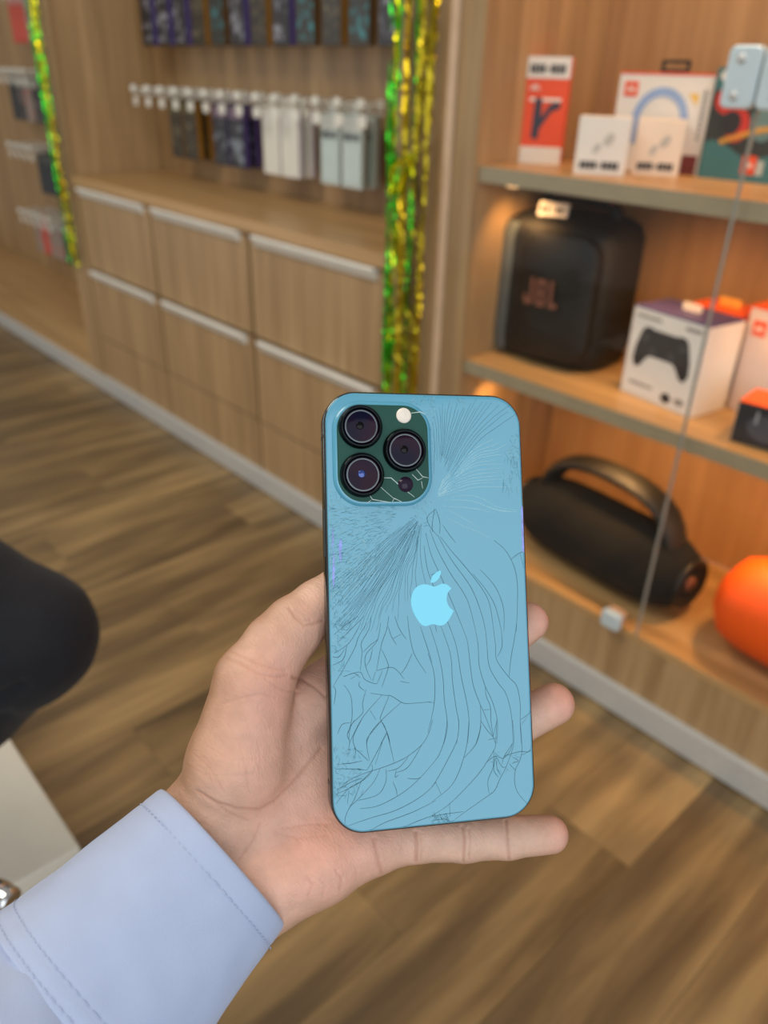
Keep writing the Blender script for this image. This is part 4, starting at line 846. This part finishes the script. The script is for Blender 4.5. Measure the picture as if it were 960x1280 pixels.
PALM = [((q3(250, 1042, 27), 18), (q3(405, 872, 27), 12.5)), ((q3(275, 1062, 27), 18), (q3(438, 938, 28), 12.5)), ((q3(300, 1088, 27), 17), (q3(460, 1002, 26), 12.2)),
        ((q3(318, 1107, 24), 16), (q3(458, 1054, 18), 11.5)), ((q3(325, 1108, 22), 14.5), (q3(395, 1078, 17), 14.5)), ((q3(345, 1010, 26), 13), (q3(410, 960, 29), 12)),
        ((q3(250, 1042, 27), 18), (q3(150, 1140, 14), 15)), ((q3(312, 1110, 26), 17), (q3(215, 1205, 12), 15))]
PADS = [(q3(404, 752, 13.0), 7.2), (q3(690, 1045, 14.0), 6.4)]
def hand_fn(P):
    d = None
    for (a, ra), (b, rb) in PALM:
        e_ = rcone(P, a, b, ra, rb); d = e_ if d is None else smin(d, e_, 9.0)
    t_ = chain(P, TH, 3.0); d = smin(d, t_, 7.0)
    fs = None
    for k in ('index', 'middle', 'ring', 'pinky'):
        e_ = chain(P, FI[k], 2.2); fs = e_ if fs is None else smin(fs, e_, 1.0)
    return smin(d, fs, 5.0)
allp = np.array([p for p, r_ in TH+sum(FI.values(), [])]+[a for pr_ in PALM for a, r_ in pr_])
hv, hq = surface_nets(hand_fn, allp.min(0)-26, allp.max(0)+26, 1.5)
def snap(v, it=3):
    for _ in range(it): v = v-grad(hand_fn, v)*hand_fn(v)[:, None]*0.9
    return v
hv = snap(hv); hv, hq = subdivide(hv, hq); hv = snap(hv, 2); hv, hq = subdivide(hv, hq); hv = snap(hv, 1)
hn = grad(hand_fn, hv)
# skin creases and folds, carved where they lie on the palm side
def seg_d(p, line):
    best = np.full(len(p), 1e9)
    for a, b in zip(line[:-1], line[1:]):
        a, b = np.array(a, float), np.array(b, float); ba = b-a; t_ = np.clip(((p-a) @ ba)/(ba @ ba), 0, 1); best = np.minimum(best, np.linalg.norm(p-a-t_[:, None]*ba, axis=1))
    return best
hp2 = np.stack([480+F*hv[:, 0]/hv[:, 2], 640+F*hv[:, 1]/hv[:, 2]], 1)
view = -hv/np.linalg.norm(hv, axis=1, keepdims=True); facing = np.clip(((hn*view).sum(1)-0.05)*3, 0, 1)
depth_ref = np.array([0])
CRE = [([(401, 936), (367, 977), (345, 1000), (325, 1012), (296, 1011), (270, 1003), (247, 989)], 0.55, 2.2), ([(366, 846), (377, 849), (392, 858), (408, 872)], 0.6, 2.2),
       ([(362, 760), (369, 772), (381, 782), (392, 780), (403, 776)], 0.45, 2.0), ([(366, 766), (378, 776), (388, 775)], 0.3, 1.6), ([(283, 822), (300, 830), (322, 842), (345, 846), (358, 844)], 0.35, 2.0), ([(292, 815), (318, 828), (342, 836), (356, 838)], 0.25, 1.8),
       ([(330, 848), (352, 862), (372, 866)], 0.25, 1.8), ([(519, 1040), (521, 1056), (520, 1076)], 0.75, 2.2), ([(467, 1048), (471, 1066), (477, 1092)], 0.5, 2.4),
       ([(578, 1034), (580, 1050), (579, 1076)], 0.6, 1.8), ([(586, 1036), (588, 1052), (586, 1074)], 0.35, 1.6), ([(632, 1026), (634, 1048), (636, 1074)], 0.55, 1.8), ([(525, 1042), (527, 1060), (526, 1075)], 0.3, 1.6),
       ([(262, 1000), (290, 1018), (310, 1026)], 0.3, 1.8), ([(300, 1075), (318, 1050), (325, 1030)], 0.3, 2.0), ([(352, 1035), (385, 1030), (412, 1030)], 0.2, 2.0), ([(345, 1040), (372, 1048), (408, 1044)], 0.15, 2.0),
       ([(385, 1120), (390, 1106), (382, 1096)], 0.25, 1.8), ([(425, 1112), (427, 1098), (420, 1088)], 0.25, 1.8), ([(402, 1122), (406, 1108), (400, 1100)], 0.2, 1.8), ([(445, 1100), (446, 1088), (440, 1080)], 0.2, 1.6),
       ([(278, 880), (300, 873), (322, 868), (345, 872)], 0.18, 1.6), ([(232, 955), (255, 968), (290, 970), (320, 966)], 0.14, 1.4), ([(240, 940), (262, 960), (280, 990)], 0.14, 1.4), ([(262, 935), (290, 950), (322, 948)], 0.12, 1.4), ([(300, 930), (308, 960), (312, 990)], 0.12, 1.4), ([(322, 925), (326, 950), (324, 975)], 0.10, 1.4)]
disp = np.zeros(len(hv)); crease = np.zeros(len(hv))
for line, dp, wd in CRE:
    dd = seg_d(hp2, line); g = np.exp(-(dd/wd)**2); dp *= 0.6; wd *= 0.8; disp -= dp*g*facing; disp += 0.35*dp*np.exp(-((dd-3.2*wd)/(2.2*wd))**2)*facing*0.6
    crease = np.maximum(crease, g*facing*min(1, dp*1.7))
# soft muscle relief
pn = np.array([mnoise.noise(Vector(p*0.045)) for p in hv[::1]]) if len(hv) < 400000 else np.zeros(len(hv))
disp += 0.45*pn
hv = hv+hn*disp[:, None]
# pigment: pink palm and fingertips, tanned back; browner outer edge paints its shade
def blob(c, r_): return np.exp(-((np.linalg.norm(hv-c, axis=1)/r_)**2))
pink = 0.75*blob(q3(706, 1042, 14), 11)+0.8*blob(q3(706, 872, 12), 11)+0.8*blob(q3(676, 772, 14), 10)+0.55*blob(q3(345, 850, 2), 17)+0.3*blob(q3(450, 1060, 8), 24)+0.35*blob(q3(330, 960, 0), 24)+0.15*blob(q3(400, 1000, 14), 26)+0.3*blob(q3(393, 775, 8), 9)+0.3*blob(q3(375, 1090, 8), 20)
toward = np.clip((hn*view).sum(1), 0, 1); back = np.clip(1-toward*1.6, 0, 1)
edge_shade = 0.7*blob(q3(228, 950, 12), 20)+0.6*blob(q3(270, 850, 10), 15)+0.45*blob(q3(345, 775, 10), 13)
tan_shade = np.clip(back*0.7+edge_shade, 0, 1); pink = np.clip(pink, 0, 1)
base = np.array(rgb(230, 190, 168)[:3]); cpk = np.array(rgb(230, 160, 142)[:3]); ctan_shade = np.array(rgb(174, 130, 98)[:3]); ccr = np.array(rgb(176, 112, 92)[:3])
col = base*(1-pink[:, None])+cpk*pink[:, None]; col = col*(1-tan_shade[:, None])+ctan_shade*tan_shade[:, None]; col = col*(1-0.55*crease[:, None])+ccr*0.55*crease[:, None]
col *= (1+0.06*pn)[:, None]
skin = bpy.data.materials.new('skin'); skin.use_nodes = True; nt = skin.node_tree; p = nt.nodes['Principled BSDF']
p.inputs['Roughness'].default_value = 0.48; p.inputs['Subsurface Weight'].default_value = 0.15; p.inputs['Subsurface Radius'].default_value = (0.006, 0.002, 0.001); p.inputs['Subsurface Scale'].default_value = 0.5; p.inputs['Specular IOR Level'].default_value = 0.4
at = node(nt, 'ShaderNodeAttribute', attribute_name='skin_tone_shade'); tc = node(nt, 'ShaderNodeTexCoord')
n1 = node(nt, 'ShaderNodeTexNoise'); n1.inputs['Scale'].default_value = 160; n1.inputs['Detail'].default_value = 4; nt.links.new(tc.outputs['Object'], n1.inputs['Vector'])
mr = node(nt, 'ShaderNodeMapRange'); mr.inputs['From Min'].default_value = 0.3; mr.inputs['From Max'].default_value = 0.7; mr.inputs['To Min'].default_value = 0.93; mr.inputs['To Max'].default_value = 1.07; nt.links.new(n1.outputs['Fac'], mr.inputs['Value'])
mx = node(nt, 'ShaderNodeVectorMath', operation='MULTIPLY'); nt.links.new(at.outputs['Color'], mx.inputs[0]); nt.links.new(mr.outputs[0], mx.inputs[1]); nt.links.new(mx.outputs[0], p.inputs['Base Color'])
vo = node(nt, 'ShaderNodeTexVoronoi', feature='DISTANCE_TO_EDGE'); vo.inputs['Scale'].default_value = 900; nt.links.new(tc.outputs['Object'], vo.inputs['Vector'])
b1 = node(nt, 'ShaderNodeBump'); b1.inputs['Strength'].default_value = 0.12; b1.inputs['Distance'].default_value = 0.0004; nt.links.new(vo.outputs['Distance'], b1.inputs['Height'])
mpw = node(nt, 'ShaderNodeMapping'); mpw.inputs['Scale'].default_value = (260, 700, 420); mpw.inputs['Rotation'].default_value = (0.5, 0.7, 0.4); nt.links.new(tc.outputs['Object'], mpw.inputs['Vector'])
n2 = node(nt, 'ShaderNodeTexNoise'); n2.inputs['Scale'].default_value = 1.0; n2.inputs['Detail'].default_value = 3; n2.inputs['Distortion'].default_value = 1.2; nt.links.new(mpw.outputs[0], n2.inputs['Vector'])
b2 = node(nt, 'ShaderNodeBump'); b2.inputs['Strength'].default_value = 0.55; b2.inputs['Distance'].default_value = 0.0006; nt.links.new(n2.outputs['Fac'], b2.inputs['Height']); nt.links.new(b1.outputs['Normal'], b2.inputs['Normal']); nt.links.new(b2.outputs['Normal'], p.inputs['Normal'])
holder = thing('person', 'person reaching in with a left hand and pale blue shirt cuff, holding the phone', 'person', tuple(to_world(q3(280, 1075, 26))))
def place(o, parent):
    o.parent = parent; o.matrix_parent_inverse = Matrix.Translation(-Vector(parent.location)); return o
ho = mesh_np('hand', to_world(hv), hq, skin); place(ho, holder)
ca = ho.data.color_attributes.new('skin_tone_shade', 'FLOAT_COLOR', 'POINT'); ca.data.foreach_set('color', np.concatenate([col, np.ones((len(col), 1))], 1).astype(np.float32).ravel())
# ------------------------------------------------------------------ shirt cuff and sleeve
shirt = mat('pale_blue_shirt_cotton', rgb(178, 192, 224), 0.75, var=0.02, scale=80, bump=0.12, bscale=1800, sheen=0.2)
thread = mat('shirt_thread', rgb(170, 184, 214), 0.7)
def sleeve_frame(u):             # u 0 at the cuff's edge, 1 at the cuff's seam, beyond 1 up the arm
    px, py = 275+(92-275)*u, 1071+(1262-1071)*u
    c_ = q3(275, 1071, 22); d0 = ray(px, py)
    z_ = c_[2]-30*u
    return d0*z_
A0 = (sleeve_frame(1)-sleeve_frame(0)); A0 /= np.linalg.norm(A0)
ch_dir = np.array([140.0, 160.0, 0]); ch_dir -= A0*(ch_dir @ A0); ch_dir /= np.linalg.norm(ch_dir); b_dir = np.cross(A0, ch_dir)
def tube_pt(u, th, grow, wrinkle=0.0, seed=0.0):
    a = (33.5+7.5*u)*1.0+grow; b = (26.5+5.0*u)+grow
    c_ = sleeve_frame(u); e_ = 2.4
    cs, sn = math.cos(th), math.sin(th)
    x = a*math.copysign(abs(cs)**(2/e_), cs); y = b*math.copysign(abs(sn)**(2/e_), sn)
    p_ = c_+ch_dir*x+b_dir*y
    if wrinkle:
        w_ = mnoise.noise(Vector((u*2.2+seed, th*1.3, seed)))*wrinkle+mnoise.noise(Vector((u*5+seed, th*3.1, seed+4)))*wrinkle*0.45
        n_ = ch_dir*x/a**2+b_dir*y/b**2; n_ /= np.linalg.norm(n_); p_ = p_+n_*w_
    return p_
NT = 120
def tube_mesh(us, grows, wr, seed):
    v = np.array([tube_pt(u, 2*math.pi*k/NT, g, wr*min(1, 0.06+max(0, u)*2), seed) for u, g in zip(us, grows) for k in range(NT)]); n_ = len(us)
    q = np.array([[i*NT+k, i*NT+(k+1) % NT, (i+1)*NT+(k+1) % NT, (i+1)*NT+k] for i in range(n_-1) for k in range(NT)])
    return v, q
us = [0.30, 0.15, 0.02, 0.0, -0.008, -0.004, 0.012]+list(np.linspace(0.04, 0.985, 42))+[1.0, 1.006, 1.0, 0.97, 0.9]
gr = [-2.0, -1.9, -1.8, -1.5, -0.8, -0.15, 0.15]+[0.15-0.32*math.exp(-((u-0.115)/0.012)**2)-0.3*math.exp(-((u-0.87)/0.010)**2)-0.3*math.exp(-((u-0.965)/0.010)**2) for u in np.linspace(0.04, 0.985, 42)]+[0.0, -0.7, -1.4, -1.6, -1.8]
v, q = tube_mesh(us, gr, 1.3, 2.0); cuff = place(mesh_np('shirt_cuff', to_world(v), q[:, ::-1], shirt), holder)
us2 = list(np.linspace(0.86, 3.6, 90)); gr2 = [(-4.5+9.5*min(1, max(0, (u-0.93)/0.30))**0.6 if u > 0.93 else -4.0)+1.5*(u-1) for u in us2]
v, q = tube_mesh(us2, gr2, 4.0, 7.0); place(mesh_np('shirt_sleeve', to_world(v), q[:, ::-1], shirt), holder)
sv = []; sf = []
for u0, wr in ((0.115, 1.3), (0.87, 1.3), (0.965, 1.3)):
    k = 0
    for j in range(78):
        t0 = 2*math.pi*j/78; t1 = t0+2*math.pi/78*0.66
        a, b = tube_pt(u0, t0, 0.16, wr, 2.0), tube_pt(u0, t1, 0.16, wr, 2.0); n0 = len(sv)
        up_ = A0*0.22; out_ = (a-sleeve_frame(u0)); out_ = out_/np.linalg.norm(out_)*0.18
        sv += [a-up_, a+up_, (a+b)/2+up_+out_, (a+b)/2-up_+out_, b-up_, b+up_]; sf += [(n0, n0+1, n0+2, n0+3), (n0+3, n0+2, n0+5, n0+4)]
me = bpy.data.meshes.new('stitching'); me.from_pydata([tuple(x) for x in to_world(np.array(sv))], [], sf); me.materials.append(thread); so = bpy.data.objects.new('stitching', me); C.objects.link(so)
place(so, holder); tag(so, kind='stuff')
# cuff button tab at the underside
bt = MB(); 
# ------------------------------------------------------------------ the seated person at the left
def q0(px, py, z_): return ray(px, py)*z_*1000
KN = [(q0(-560, 690, 0.74), 96), (q0(-260, 715, 0.71), 84), (q0(-60, 765, 0.73), 72), (q0(32, 795, 0.75), 64)]
SH = [(q0(32, 795, 0.75), 64), (q0(-50, 868, 0.78), 60), (q0(-170, 950, 0.82), 54)]
def knee_fn(P): return smin(chain(P, KN, 25), chain(P, SH, 20), 16)
ap = np.array([p for p, r_ in KN+SH]); kv, kq = surface_nets(knee_fn, ap.min(0)-105, ap.max(0)+105, 9.0)
kv, kq = subdivide(kv, kq); kn_ = grad(knee_fn, kv, 1.0); kv = kv-kn_*knee_fn(kv)[:, None]
kd = np.array([2.2*mnoise.noise(Vector(p*0.012))+1.2*mnoise.noise(Vector((p[0]*0.018, p[1]*0.05, p[2]*0.03))) for p in kv])
kp2 = np.stack([480+F*kv[:, 0]/kv[:, 2], 640+F*kv[:, 1]/kv[:, 2]], 1)
for line, dp, wd in (([(-40, 888), (0, 872), (28, 858)], 8, 7), ([(-30, 850), (20, 846)], 3, 6), ([(-30, 905), (10, 892)], 4, 6)): kd -= dp*np.exp(-(seg_d(kp2, line)/wd)**2)
kv = kv+kn_*kd[:, None]
sitter = thing('person', 'person seated at the left edge, only a bent knee in black trousers showing', 'person', tuple(to_world(q0(32, 795, 0.75))))
trs = mat('black_navy_trousers', rgb(18, 20, 28), 0.85, var=0.12, scale=40, bump=0.25, bscale=1500, sheen=0.05)
place(mesh_np('trouser_leg', to_world(kv), kq, trs), sitter)
# ------------------------------------------------------------------ white counter block and chrome rail at the lower left
zc = 0.42
cor_ = hz(100, 1058, zc)
cnt = thing('counter_block', 'plain white low counter block below the knee at the left edge', 'counter', (cor_.x-0.4, cor_.y-0.3, 0))
wl_ = mat('white_laminate', rgb(214, 210, 196), 0.4, var=0.02)
MB().box((-0.4, -0.3, 0.005), (0.394, 0.294, zc-0.021)).build('body', wl_, cnt, bevel=0.002)
MB().box((-0.402, -0.302, zc-0.020), (0.4, 0.3, zc)).build('top_board', wl_, cnt, bevel=0.0025)
r0 = to_world(q0(-70, 1085, 0.62)); r1 = to_world(q0(16, 1128, 0.60))
rd = (Vector(r1)-Vector(r0)).normalized()
ch = thing('chrome_rail', 'short shiny chrome tube end poking in at the left edge above the sleeve', 'rail', tuple(r1))
c_ = Vector((0, 0, 0))
MB().tube([-rd*0.26, -rd*0.004, -rd*0.001, c_], [0.0105, 0.0105, 0.0098, 0.0085], 24).build('tube', chrome, ch)
MB().tube([-rd*0.020, -rd*0.018, -rd*0.012, -rd*0.010], [0.0106, 0.0112, 0.0112, 0.0106], 24).build('collar', chrome, ch)
